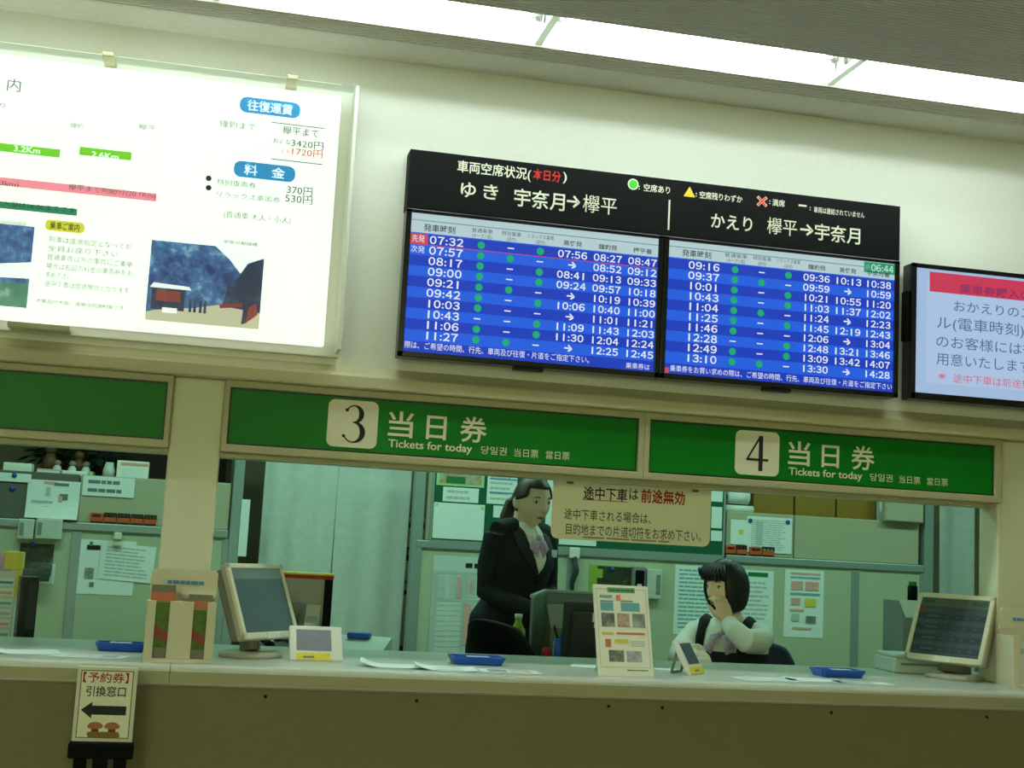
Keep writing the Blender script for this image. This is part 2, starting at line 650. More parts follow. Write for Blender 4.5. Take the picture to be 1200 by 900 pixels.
def digit3(mb, cx, cz, h, y, m):
    pts, ws = [], []
    for k in range(15):
        a = R(150 - k * (235 / 14))
        pts.append((0.02 + 0.20 * math.cos(a), 0.26 + 0.225 * math.sin(a)))
        ws.append(0.035 + 0.10 * max(0, math.cos(a)) ** 1.5)
    strokes(mb, y, cx, cz, h, pts, ws, m)
    pts, ws = [], []
    for k in range(17):
        a = R(95 - k * (245 / 16))
        pts.append((0.02 + 0.25 * math.cos(a), -0.22 + 0.265 * math.sin(a)))
        ws.append(0.035 + 0.11 * max(0, math.cos(a)) ** 1.5)
    strokes(mb, y - 0.0003, cx, cz, h, pts, ws, m)
    mb.disc(cx - 0.17 * h, cz + 0.36 * h, 0.045 * h, y, m)
    mb.disc(cx - 0.22 * h, cz - 0.33 * h, 0.045 * h, y, m)


def digit4(mb, cx, cz, h, y, m):
    f = lambda l: [(cx + a * h, cz + b * h) for a, b in l]
    mb.poly(f([(0.04, -0.5), (0.165, -0.5), (0.165, 0.5), (0.04, 0.5)]), y, m)
    mb.poly(f([(0.06, 0.5), (0.13, 0.5), (-0.27, -0.17), (-0.33, -0.17)]), y - 0.0003, m)
    mb.poly(f([(-0.33, -0.22), (0.33, -0.22), (0.33, -0.15), (-0.33, -0.15)]), y - 0.0006, m)


def window_sign(x0, x1, f0, f1, label, digit=None, off=0.0):
    r = empty('window_sign', ((x0 + x1) / 2, 0, 1.597), 0, label, 'sign', 'green signs over the ticket windows')
    z0, z1, g0, g1 = 1.622, 1.803, 1.597, 1.8265
    f = MB('frame_paint')
    f.box((f0, -0.032, z1), (f1, 0.003, g1), bev=0.003).box((f0, -0.032, g0), (f1, 0.003, z0), bev=0.003)
    f.box((f0, -0.032, z0 - 0.004), (x0, 0.003, z1 + 0.004), bev=0.002).box((x1, -0.032, z0 - 0.004), (f1, 0.003, z1 + 0.004), bev=0.002)
    f.box((f0, 0.003, 1.582), (f1, 0.10, 1.599))
    f.build('frame', r)
    p = MB('sign_green')
    p.box((x0, -0.020, z0), (x1, 0.003, z1), 'sign_rim')
    p.box((x0 + 0.006, -0.0215, z0 + 0.006), (x1 - 0.006, -0.02, z1 - 0.006), 'sign_green')
    y = -0.0215
    if digit:
        tx = x0 + 0.508 + off
        for k, ch in enumerate('当日券'):
            p.text(ch, tx + (0.0, 0.126, 0.238)[k], 1.690, y, 0.090, 'sign_white', w=(0.083, 0.066, 0.090)[k], bold=0.012)
        p.text('Tickets for today', tx + 0.004, 1.649, y, 0.036, 'sign_white', w=0.278, bold=0.014)
        p.text('당일권', tx + 0.312, 1.649, y, 0.029, 'sign_white', w=0.086)
        p.text('当日票', tx + 0.424, 1.648, y, 0.029, 'sign_white', w=0.082)
        p.text('當日票', tx + 0.532, 1.648, y, 0.029, 'sign_white', w=0.082)
    p.build('face', r)
    if digit:
        n = MB('sign_white')
        a = x0 + 0.312 + off
        n.rrect(a, 1.638, a + 0.162, 1.791, 0.022, y, 'sign_white', th=0.002)
        (digit3 if digit == 3 else digit4)(n, a + 0.081, 1.7145, 0.122, y - 0.002, 'ink')
        n.build('number_plate', r)


window_sign(-1.86, -0.188, -1.9, -0.172, 'green window sign without any lettering, left of the cream pillar')
window_sign(0.005, 1.363, -0.012, 1.383, 'green window sign numbered 3 for same-day tickets', 3)
window_sign(1.403, 2.708, 1.383, 2.737, 'green window sign numbered 4 for same-day tickets', 4)


# ------------------------------------------------------------------ route and fare board
YB = -0.09
r = empty('fare_board', (-0.7, 0, 1.945), 0, 'large bright white board with route bars, fares and a mountain photo', 'information board')
c = MB('plastic_white')
c.box((-1.75, -0.03, 1.925), (0.335, 0.0, 2.815), 'plastic_white', bev=0.003)
c.build('back_panel', r)
glow_board = mat('board_white', (238, 242, 236), 0.3, var=0.005)
_b = glow_board.node_tree.nodes['Principled BSDF']
_b.inputs['Emission Color'].default_value = (0.90, 1.0, 0.90, 1)
_b.inputs['Emission Strength'].default_value = 1.1
b = MB('board_white')
bx1 = 0.283
b.box((-1.72, YB, 1.952), (bx1, -0.045, 2.775), 'board_white', bev=0.002)
b.box((-1.72, -0.045, 1.96), (bx1 - 0.01, -0.031, 2.765), 'plastic_shade')


def lit(name, rgb, k=0.6):
    """ink on the backlit face: it lets its own colour of the light through"""
    m = mat(name, rgb, 0.4, var=0.005)
    b_ = m.node_tree.nodes['Principled BSDF']
    b_.inputs['Emission Color'].default_value = lin(rgb)
    b_.inputs['Emission Strength'].default_value = k


lit('bar_lime', (128, 226, 40))
lit('lit_white', (246, 255, 250), 1.0)
lit('bar_pink', (250, 140, 164), 0.9)
lit('bar_teal', (20, 142, 108))
lit('pill_blue', (44, 156, 226))
lit('pill_yellow', (240, 232, 70))


def bx(px, py):
    v = P(px, py, YB)
    return v.x, v.z


def btext(body, px, py, px1, size, m, bold=0.0):
    x, z = bx(px, py)
    x1, _ = bx(px1, py)
    b.text(body, x, z, YB - 0.0007, size, m, w=x1 - x, bold=bold)


def bbar(pa, pb, h, m):
    x0, z = bx(*pa)
    x1, z1 = bx(*pb)
    z = (z + z1) / 2
    b.rect(x0, z - h / 2, x1, z + h / 2, YB, m)
    return z


def pill(pa, pb, h, m, body, frac=0.75):
    x0, z = bx(*pa)
    x1, z1 = bx(*pb)
    z = (z + z1) / 2
    b.rrect(x0, z - h / 2, x1, z + h / 2, h * 0.42, YB, m)
    g, gx = (x1 - x0) * (1 - frac) / 2, (x1 - x0) * frac
    b.text(body, x0 + g, z - h * 0.28, YB - 0.0007, h * 0.72, 'lit_white' if m == 'pill_blue' else 'ink', w=gx, bold=0.01)


btext('内', 8, 105, 24, 0.045, 'ink_soft')
btext('り', 0, 126, 6, 0.02, 'ink_soft')
bbar((-260, 150), (71, 174), 0.026, 'bar_lime')
btext('3.2Km', 16, 177, 47, 0.026, 'lit_white', 0.01)
bbar((93, 178), (154, 182), 0.026, 'bar_lime')
btext('2.6Km', 107, 184, 139, 0.026, 'lit_white', 0.01)
bbar((-260, 193), (184, 224), 0.026, 'bar_pink')
btext('3km)', 0, 217, 22, 0.022, 'ink_soft')
btext('欅平まで約80分(20.1Km)', 80, 222, 183, 0.023, 'ink_soft')
bbar((-260, 222), (91, 241), 0.021, 'bar_teal')
btext('入浴は16:00までです', 3, 241, 89, 0.020, 'ink')
btext('欅平', 162, 151, 183, 0.020, 'ink_pale')
btext('鐘釣', 82, 149, 98, 0.018, 'ink_pale')
pill((281, 123), (352, 129), 0.052, 'pill_blue', '往復運賃')
pill((274, 198), (346, 204), 0.052, 'pill_blue', '料　金', 0.66)
btext('欅平まで', 331, 156, 374, 0.030, 'ink_soft')
btext('鐘釣まで', 257, 148, 300, 0.026, 'ink_pale')
btext('おとな', 320, 167, 341, 0.018, 'ink_soft')
btext('3420円', 341, 171, 379, 0.030, 'ink_soft')
lit('lit_red', (222, 60, 50), 0.5)
btext('こども', 324, 178, 340, 0.017, 'lit_red')
btext('1720円', 342, 181, 378, 0.030, 'lit_red')
for py in (209, 220):
    b.disc(*bx(244.5, py), 0.009, YB, 'ink')
btext('特別車両券', 254, 216, 300, 0.022, 'ink_pale')
btext('リラックス車両券', 254, 230, 329, 0.021, 'ink_pale')
btext('370円', 336, 226, 366, 0.032, 'ink_soft')
btext('530円', 334, 236, 366, 0.032, 'ink_soft')
btext('(普通車 大人・小人)', 262, 254, 341, 0.024, 'ink_pale')
for za, zb in (((318, 144), (381, 150)), ((318, 187), (378, 192))):
    bbar(za, zb, 0.003, 'ink_pale')
pill((53, 262), (99, 269), 0.034, 'pill_yellow', '乗車ご案内')
for i, (t, x1) in enumerate((('列車は座席指定となってお', 155), ('全員お座り下さい', 140), ('普通車両以外の車両にご乗車', 158), ('場合は右記の料金の車両券をお', 159), ('求め下さい', 88), ('途中下車は前途無効となります', 157))):
    btext(t, 57 - i * 1.0, 283 + i * 10.4, x1 - i * 1.0, 0.021, 'ink_pale')
btext('大風呂付大部、温泉は別途料金です', 42, 354, 146, 0.014, 'ink_soft')
# mountain photograph printed on the board
ramp_mat('photo_mountain', [(0.0, (8, 16, 60)), (0.40, (20, 44, 120)), (0.55, (60, 110, 170)), (0.72, (170, 210, 220))], 16, 8, emit=0.8)
ramp_mat('photo_dark_hill', [(0.0, (4, 8, 34)), (0.5, (10, 24, 78)), (0.8, (60, 100, 140))], 20, 8, emit=0.8)
lit('photo_sky', (246, 250, 250), 1.0)
lit('photo_path', (222, 214, 190))
lit('photo_red', (150, 40, 56))


def bp(f):
    return lambda *q: [(X0 + a * (X1 - X0), Z0 + c_ * (Z1 - Z0)) for a, c_ in q]


X0, Z1 = bx(178, 281)
X1, Z0 = bx(303, 386)
q = bp(0)
b.rect(X0, Z0, X1, Z1, YB, 'photo_mountain')
b.poly(q((0.56, 1), (1, 1), (1, 0.90), (0.86, 0.82), (0.80, 0.68), (0.70, 0.84)), YB - 0.0007, 'photo_sky')
b.poly(q((1, 0.9), (0.86, 0.80), (0.79, 0.64), (0.70, 0.50), (0.66, 0.24), (1, 0.22)), YB - 0.0012, 'photo_dark_hill')
b.poly(q((0, 0), (1, 0), (1, 0.2), (0.62, 0.26), (0.4, 0.19), (0.2, 0.17), (0, 0.1)), YB - 0.0018, 'photo_path')
b.poly(q((0.36, 0.86), (0.40, 0.86), (0.60, 0.3), (0.52, 0.3)), YB - 0.0014, 'photo_mountain')
b.poly(q((0.02, 0.41), (0.38, 0.41), (0.36, 0.45), (0.05, 0.47)), YB - 0.0024, 'photo_sky')
b.poly(q((0.04, 0.14), (0.33, 0.14), (0.33, 0.41), (0.04, 0.41)), YB - 0.0022, 'photo_dark_hill')
b.poly(q((0.08, 0.25), (0.29, 0.25), (0.29, 0.38), (0.08, 0.38)), YB - 0.0027, 'photo_red')
b.poly(q((0.14, 0.11), (0.27, 0.11), (0.27, 0.17), (0.14, 0.17)), YB - 0.0027, 'photo_sky')
for u_ in (0.37, 0.41, 0.46, 0.5):
    b.poly(q((u_, 0.14), (u_ + 0.025, 0.14), (u_ + 0.02, 0.3), (u_ + 0.005, 0.3)), YB - 0.0024, 'photo_dark_hill')
b.poly(q((0.64, 0.22), (0.84, 0.26), (0.84, 0.31), (0.64, 0.27)), YB - 0.0024, 'photo_red')
b.poly(q((0.88, 0.06), (0.98, 0.18), (0.96, 0.32), (0.86, 0.22)), YB - 0.0024, 'photo_red')
b.poly(q((0.84, 0.04), (0.88, 0.06), (0.9, 0.3), (0.85, 0.28)), YB - 0.0026, 'photo_dark_hill')
btext('宇奈月新緑橋', 262, 285, 302, 0.014, 'ink_soft')
# second photograph, cut off by the frame on its left
X0, Z1 = bx(-110, 251)
X1, Z0 = bx(31, 361)
q = bp(0)
b.rect(X0, Z0, X1, Z1, YB, 'photo_mountain')
b.poly(q((0, 0.30), (1, 0.36), (1, 0.56), (0.7, 0.5), (0.4, 0.55), (0, 0.48)), YB - 0.0012, 'photo_sky')
ramp_mat('photo_green', [(0.0, (14, 60, 56)), (0.55, (60, 130, 116)), (0.8, (210, 226, 220))], 18, 8, emit=0.8)
b.poly(q((0, 0), (1, 0), (1, 0.30), (0, 0.24)), YB - 0.0014, 'photo_green')
btext('大自然を堪能', -5, 262, 32, 0.016, 'ink_pale')
b.build('lit_face', r)
# clear cover standing off the face, held by small clips
k = MB('clear_acrylic')
k.box((-1.74, -0.1345, 1.94), (0.322, -0.1305, 2.80), 'clear_acrylic')
ob = k.build('clear_cover', r)
for xx in (-0.45, 0.12):
    MB('rail_paint').box((xx - 0.018, -0.137, 2.797), (xx + 0.018, 0.0, 2.812), bev=0.003).build('clip', r)
MB('plastic_white').box((0.3225, -0.145, 1.935), (0.334, -0.03, 2.80), bev=0.002).build('side_rail', r)
for xx in (-0.58,):
    MB('rail_paint').box((xx - 0.09, -0.10, 1.927), (xx + 0.09, -0.03, 1.944), bev=0.003).build('lower_bracket', r)

# ------------------------------------------------------------------ departure displays
YT = -0.085
glow('scr_blue', (30, 92, 218), 1.0)
glow('scr_blue_dark', (22, 58, 184), 1.0)
glow('scr_head', (178, 202, 206), 1.0)
glow('scr_line', (90, 150, 140), 1.0)
glow('scr_text', (226, 232, 240), 1.0)
glow('scr_ink', (44, 56, 60), 1.0)
glow('scr_green', (20, 152, 96), 1.0)
glow('scr_dot', (22, 168, 110), 1.0)
glow('scr_red', (196, 70, 84), 1.0)
glow('scr_pale', (158, 184, 216), 1.0)
glow('scr_pale_in', (168, 192, 222), 1.0)
glow('scr_banner', (196, 54, 84), 1.0)
glow('scr_banner_ink', (128, 40, 96), 1.0)
glow('scr_slate', (74, 100, 140), 1.0)
glow('scr_rose', (214, 82, 110), 1.0)
mat('leg_green', (60, 190, 50), 0.5)
mat('leg_yellow', (226, 190, 50), 0.5)
mat('leg_red', (220, 70, 50), 0.5)
mat('header_white', (232, 232, 208), 0.5, var=0.01)
mat('header_red', (206, 34, 28), 0.5)


def tx(px, py):
    v = P(px, py, YT)
    return v.x, v.z


TVX0, TVX1, TVZ0, TVZ1 = 0.520, 2.289, 1.939, 2.630
HZ = 2.431            # lower edge of the title plate over the screens
h = empty('title_board', ((TVX0 + TVX1) / 2, 0, HZ), 0, 'long black title board with white headings above both blue timetables', 'sign')
p = MB('black')
p.box((TVX0, YT, HZ), (TVX1, -0.004, TVZ1), 'black', bev=0.002)


def ht(body, a, z2, size, m, scale, org, bold=0.012):
    """a: (x0, base y, x1) measured on an enlarged crop with its own scale and origin"""
    x, z = tx(org[0] + a[0] / scale, org[1] + a[1] / scale)
    x1, _ = tx(org[0] + a[2] / scale, org[1] + a[1] / scale)
    p.text(body, x, z, YT - 0.0002, size, m, w=x1 - x, bold=bold)


A, Bz = (3.103, (450, 160)), (2.727, (760, 200))
ht('車両空席状況(', (266, 124, 535), 0, 0.043, 'header_white', *A)
ht('本日分', (541, 152, 643), 0, 0.040, 'header_red', *A)
ht(')', (650, 160, 664), 0, 0.042, 'header_white', *A)
ht('ゆ', (278, 214, 333), 0, 0.058, 'header_white', *A)
ht('き', (360, 222, 414), 0, 0.058, 'header_white', *A)
ht('宇奈月', (472, 246, 657), 0, 0.066, 'header_white', *A)
ht('→', (664, 255, 712), 0, 0.062, 'header_white', *A, 0.02)
ht('欅平', (722, 268, 846), 0, 0.066, 'header_white', *A, 0.0)
ht(':', (925, 192, 930), 0, 0.026, 'header_white', *A)
ht('空席あり', (944, 196, 1040), 0, 0.028, 'header_white', *A)
ht(':', (150, 82, 154), 0, 0.026, 'header_white', *Bz)
ht('空席残りわずか', (163, 86, 300), 0, 0.027, 'header_white', *Bz)
ht(':', (385, 106, 389), 0, 0.026, 'header_white', *Bz)
ht('満席', (395, 110, 435), 0, 0.026, 'header_white', *Bz)
ht(':', (514, 126, 518), 0, 0.024, 'header_white', *Bz)
ht('車両は連結されていません', (528, 132, 690), 0, 0.023, 'header_white', *Bz, 0.008)
ht('かえり', (199, 178, 331), 0, 0.058, 'header_white', *Bz)
ht('欅平', (378, 196, 474), 0, 0.064, 'header_white', *Bz, 0.0)
ht('→', (484, 204, 526), 0, 0.060, 'header_white', *Bz, 0.02)
ht('宇奈月', (531, 216, 676), 0, 0.064, 'header_white', *Bz)
p.disc(*tx(742, 216), 0.0195, YT, 'header_white')
p.disc(*tx(742, 216), 0.0150, YT - 0.0006, 'leg_green')
cx, cz = tx(808, 225)
p.poly([(cx - 0.021, cz - 0.017), (cx + 0.021, cz - 0.017), (cx, cz + 0.019)], YT, 'leg_yellow')
cx, cz = tx(893, 236)
for s_ in (1, -1):
    p.poly([(cx - 0.020, cz - s_ * 0.012), (cx - 0.013, cz - s_ * 0.019), (cx + 0.020, cz + s_ * 0.012), (cx + 0.013, cz + s_ * 0.019)], YT - 0.0003 * (s_ > 0), 'header_white')
    p.poly([(cx - 0.017, cz - s_ * 0.012), (cx - 0.012, cz - s_ * 0.017), (cx + 0.017, cz + s_ * 0.012), (cx + 0.012, cz + s_ * 0.017)], YT - 0.0009 - 0.0003 * (s_ > 0), 'leg_red')
cx, cz = tx(940.5, 241)
p.rect(cx - 0.015, cz - 0.003, cx + 0.015, cz + 0.003, YT, 'header_white')
cx, cz = tx(784, 251)
p.rect(cx - 0.003, cz - 0.055, cx + 0.003, cz + 0.05, YT, 'header_white')
p.build('plate', h)
MB('dark_grey').box((TVX0 + 0.1, -0.004, HZ + 0.05), (TVX1 - 0.1, 0, TVZ1 - 0.05)).build('wall_mount', h)


def monitor(x0, x1, label, side):
    r = empty('timetable_monitor', ((x0 + x1) / 2, 0, TVZ0), 0, label, 'monitor', 'blue timetable monitors')
    z0, z1 = TVZ0, HZ - 0.002
    c = MB('black_gloss')
    bz = 0.018
    c.box((x0, YT + 0.004, z0), (x1, -0.02, z1), 'black_gloss', bev=0.004)
    for q in (((x0, z0), (x1, z0 + bz)), ((x0, z1 - 0.012), (x1, z1)), ((x0, z0), (x0 + bz, z1)), ((x1 - bz, z0), (x1, z1))):
        c.box((q[0][0], YT - 0.004, q[0][1]), (q[1][0], YT + 0.006, q[1][1]), 'black_gloss', bev=0.002)
    c.build('casing', r)
    MB('dark_grey').box(((x0 + x1) / 2 - 0.18, -0.02, z0 + 0.1), ((x0 + x1) / 2 + 0.18, 0, z1 - 0.1)).build('wall_mount', r)
    MB('dark_grey').box(((x0 + x1) / 2 - 0.05, -0.06, z0 - 0.008), ((x0 + x1) / 2 + 0.05, -0.03, z0)).build('sensor', r)
    s = MB('scr_blue')
    y = YT + 0.003
    X0_, X1_, Z0_, Z1_ = x0 + bz, x1 - bz, z0 + bz, z1 - 0.012
    s.box((X0_, y, Z0_), (X1_, y + 0.002, Z1_), 'scr_blue')
    rowz = [2.331 - (2.331 - 2.0135) * k / 9 for k in range(10)] if side == 'l' else [2.337 - (2.337 - 2.0155) * k / 9 for k in range(10)]
    pit = rowz[0] - rowz[1]
    hz = rowz[0] + pit * 0.62
    s.rect(X0_, hz, X1_, Z1_, y, 'scr_head')
    s.rect(X0_, hz + (Z1_ - hz) * 0.62, X1_, hz + (Z1_ - hz) * 0.62 + 0.003, y - 0.0006, 'scr_line')
    for k, z in enumerate(rowz):
        if k % 2 == 0:
            s.rect(X0_, z - pit / 2, X1_, z + pit / 2, y, 'scr_blue_dark')
    s.rect(X0_, Z0_, X1_, Z0_ + 0.036, y, 'scr_blue_dark')
    sc, org = A if side == 'l' else Bz

    def col(a, py0):
        return P(org[0] + a / sc, org[1] + py0 / sc, YT).x
    if side == 'l':
        tcol, dcol, tw = (165, 292), (355, 463, 570), ((632, 742), (762, 868), (887, 995))
        ys = (370, 378, 388, 400, 410, 427, 440)
        rows = '''07:32 o-o 07:56 08:27 08:47|07:57 oo- > 08:52 09:12|08:17 o-o 08:41 09:13 09:33|09:00 o-o 09:24 09:57 10:18|09:21 oo- > 10:19 10:39|09:42 o-o 10:06 10:40 11:00|10:03 o-- > 11:01 11:21|10:43 --o 11:09 11:43 12:03|11:06 o-o 11:30 12:04 12:24|11:27 oo- > 12:25 12:45'''
        heads = (('発車時刻', 145, 260, 0.026), ('黒薙発', 656, 724, 0.019), ('鐘釣発', 784, 852, 0.019), ('欅平着', 910, 978, 0.019))
        cls = (('普通客車', 'オープン型', 320, 396), ('特別客車', '窓付', 430, 500), ('リラックス客車', '窓付', 524, 620))
    else:
        tcol, dcol, tw = (127, 229), (277, 363, 448), ((494, 581), (594, 682), (692, 777))
        ys = (300, 312, 322, 331, 342, 352, 363)
        rows = '''09:16 o-o 09:36 10:13 10:38|09:37 oo- 09:59 > 10:59|10:01 o-o 10:21 10:55 11:20|10:43 o-o 11:03 11:37 12:02|11:04 oo- 11:24 > 12:23|11:25 o-o 11:45 12:19 12:43|11:46 o-- 12:06 > 13:04|12:28 --o 12:48 13:21 13:46|12:49 o-o 13:09 13:42 14:07|13:10 oo- 13:30 > 14:28'''
        heads = (('発車時刻', 108, 201, 0.026), ('鐘釣発', 512, 568, 0.019), ('黒薙発', 612, 666, 0.019), ('宇奈月着', 700, 772, 0.019))
        cls = (('普通客車', 'オープン型', 244, 316), ('特別客車', '窓付', 335, 393), ('リラックス客車', '窓付', 410, 486))
    yt = y - 0.0012
    t0, t1 = col(tcol[0], ys[0]), col(tcol[1], ys[0])
    dots = [col(dcol[k], ys[1 + k]) for k in range(3)]
    cols = [(col(tw[k][0], ys[4 + k]), col(tw[k][1], ys[4 + k])) for k in range(3)]
    for k, row in enumerate(rows.split('|')):
        it = row.split()
        z = rowz[k] - 0.0125
        s.clock(it[0], t0, z, yt, 0.0365, 'scr_text', t1 - t0, 0.02)
        for d, xx in zip(it[1], dots):
            if d == 'o':
                s.disc(xx, rowz[k], 0.0125, yt + 0.0004, 'scr_dot')
            else:
                s.rect(xx - 0.011, rowz[k] - 0.002, xx + 0.011, rowz[k] + 0.002, yt + 0.0004, 'scr_text')
        for j in range(3):
            a, b_ = cols[j]
            if it[2 + j] == '>':
                s.text('→', (a + b_) / 2, z + 0.001, yt, 0.034, 'scr_text', w=0.027, bold=0.03, align='c')
            else:
                s.clock(it[2 + j], a, z, yt, 0.034, 'scr_text', b_ - a, 0.02)
    hzz = hz + 0.011
    for body, a, b_, sz in heads:
        xa, xb = col(a, ys[0] - 40), col(b_, ys[0] - 40)
        s.text(body, xa, hzz - 0.002, yt, sz, 'scr_ink', w=xb - xa, bold=0.012)
    for u1, u2, a, b_ in cls:
        xa, xb = col(a, ys[1] - 40), col(b_, ys[1] - 40)
        s.text(u1, xa, hzz + 0.010, yt, 0.016, 'scr_ink', w=xb - xa)
        s.text('(' + u2 + ')', (xa + xb) / 2, hzz - 0.008, yt, 0.015, 'scr_ink', align='c', sx=0.8)
    if side == 'l':
        s.rect(X0_, rowz[0] - pit / 2, t0 - 0.004, rowz[0] + pit / 2, yt + 0.0003, 'scr_red')
        s.text('先発', X0_ + 0.006, rowz[0] - 0.009, yt - 0.0004, 0.026, 'scr_text', w=0.042)
        s.text('次発', X0_ + 0.004, rowz[1] - 0.009, yt, 0.026, 'scr_text', w=0.046)
        s.rect(X0_, rowz[0] - pit / 2 - 0.001, X1_, rowz[0] - pit / 2 + 0.001, yt, 'scr_red')
        s.text('際は、ご希望の時間、行先、車両及び往復・片道をご指定下さい。', X0_ + 0.004, Z0_ + 0.013, yt, 0.025, 'scr_text', w=0.62)
        s.text('乗車券は', X1_ - 0.098, Z0_ + 0.007, yt, 0.022, 'scr_text', w=0.084)
    else:
        s.rect(X1_ - 0.118, Z1_ - 0.040, X1_, Z1_ - 0.002, yt + 0.0003, 'scr_green')
        s.clock('06:44', X1_ - 0.092, Z1_ - 0.034, yt - 0.0004, 0.036, 'scr_text', 0.088)
        s.disc(X1_ - 0.105, Z1_ - 0.02, 0.010, yt - 0.0004, 'scr_line')
        s.rect(X0_ + 0.002, Z0_ + 0.002, X0_ + 0.016, Z0_ + 0.020, yt, 'scr_red')
        s.text('乗車券をお買い求めの際は、ご希望の時間、行先、車両及び往復・片道をご指定下さい', X0_ + 0.020, Z0_ + 0.010, yt, 0.024, 'scr_text', w=X1_ - X0_ - 0.024)
    s.build('screen', r)


monitor(TVX0, 1.4065, 'blue timetable monitor on the left, listing outbound trains from 07:32', 'l')
monitor(1.4085, TVX1, 'blue timetable monitor on the right, listing return trains from 09:16', 'r')

# pale notice screen at the right
r = empty('notice_monitor', (2.80, 0, 1.94), 0, 'pale blue notice monitor with a red banner beside the timetables', 'monitor')
x0, x1, z0, z1 = 2.338, 3.22, 1.941, 2.430
c = MB('black_gloss').box((x0, YT + 0.004, z0), (x1, -0.02, z1), bev=0.004)
for q in (((x0, z0), (x1, z0 + 0.024)), ((x0, z1 - 0.016), (x1, z1)), ((x0, z0), (x0 + 0.018, z1)), ((x1 - 0.018, z0), (x1, z1))):
    c.box((q[0][0], YT - 0.004, q[0][1]), (q[1][0], YT + 0.006, q[1][1]), bev=0.002)
c.build('casing', r)
MB('black').box((x0 - 0.010, -0.07, 2.150), (x0, -0.03, 2.330), bev=0.003).build('speaker', r)
MB('dark_grey').box((2.6, -0.02, 2.05), (2.96, 0, 2.33)).build('wall_mount', r)
s = MB('scr_pale')
y = YT + 0.003
s.box((x0 + 0.018, y, z0 + 0.024), (x1 - 0.018, y + 0.002, z1 - 0.016))
s.rect(x0 + 0.062, z0 + 0.062, x1 - 0.03, z1 - 0.05, y, 'scr_pale_in')


def mt(body, a, size, m, bold=0.0):
    v, w = P(760 + a[0] / 2.727, 200 + a[1] / 2.727, YT), P(760 + a[2] / 2.727, 200 + a[1] / 2.727, YT)
    s.text(body, v.x, v.z, y - 0.0012, size, m, w=w.x - v.x, bold=bold)


va, vb = P(760 + 900 / 2.727, 200 + 322 / 2.727, YT), P(760 + 900 / 2.727, 200 + 385 / 2.727, YT)
s.rect(va.x, vb.z, x1 - 0.04, va.z, y - 0.0006, 'scr_banner')
mt('乗車券購入の', (994, 388, 1222), 0.036, 'scr_banner_ink', 0.01)
mt('おかえりのス', (976, 446, 1226), 0.044, 'scr_slate')
mt('ル(電車時刻)', (922, 500, 1200), 0.050, 'scr_slate')
mt('のお客様には復', (920, 560, 1240), 0.048, 'scr_slate')
mt('用意いたします', (920, 616, 1224), 0.048, 'scr_slate')
mt('※', (926, 666, 950), 0.034, 'scr_rose')
mt('途中下車は前途無効', (974, 674, 1252), 0.034, 'scr_rose')
s.build('screen', r)

# ------------------------------------------------------------------ the counter
CZ, LIP = 0.96, -0.30
r = empty('ticket_counter', (1.0, -0.28, 0), 0, 'long cream ticket counter with pale grey worktop under the windows', 'counter')
sx = PX(200, LIP, CZ)
for x0, x1 in ((XL + 0.02, sx - 0.0008), (sx + 0.0008, XR - 0.02)):
    t = MB('counter_top')
    prof = [(LIP + 0.012, CZ - 0.062), (LIP, CZ - 0.055)] + [(LIP + 0.02 - 0.02 * math.cos(R(a)), CZ - 0.02 + 0.02 * math.sin(R(a))) for a in (0, 22, 45, 67, 90)] + [(0.49, CZ), (0.50, CZ - 0.01), (0.50, CZ - 0.04), (LIP + 0.03, CZ - 0.04), (LIP + 0.03, CZ - 0.062)]
    t.prism_x(prof, x0, x1)
    t.build('worktop', r)
    MB('counter_edge').box((x0, LIP - 0.0012, CZ - 0.052), (x1, LIP + 0.002, CZ - 0.019), bev=0.0005).build('edge_band', r)
MB('counter_front').box((XL + 0.02, LIP + 0.022, 0.08), (XR - 0.02, LIP + 0.05, CZ - 0.0405), bev=0.001).build('front_panel', r)
MB('dark_grey').box((XL + 0.02, LIP + 0.06, 0.0), (XR - 0.02, LIP + 0.08, 0.0805)).build('plinth', r)
MB('counter_front').box((XL + 0.02, 0.44, 0.0), (XR - 0.02, 0.46, CZ - 0.0405)).build('rear_panel', r)
for px in (488, 713, 776, 974, 1156, 311):
    x = PX(px, LIP + 0.022, CZ - 0.085)
    MB('screw').tube([(x, LIP + 0.023, CZ - 0.085), (x, LIP + 0.018, CZ - 0.085)], 0.005, seg=10).build('screw', r)


def print_lines(mb, x0, x1, z1, z0, y, n, m='ink_pale', fill=0.5, rag=0.15, seed=0):
    """rows of unreadably small print"""
    rr = random.Random(seed)
    st = (z1 - z0) / n
    for k in range(n):
        z = z1 - st * (k + 0.5)
        x = x0
        xe = x1 - rr.random() * rag * (x1 - x0)
        while x < xe - 0.004:
            w_ = min(xe - x, rr.uniform(0.10, 0.3) * (x1 - x0))
            mb.rect(x, z - st * fill / 2, x + w_, z + st * fill / 2, y, m)
            x += w_ + (x1 - x0) * 0.025


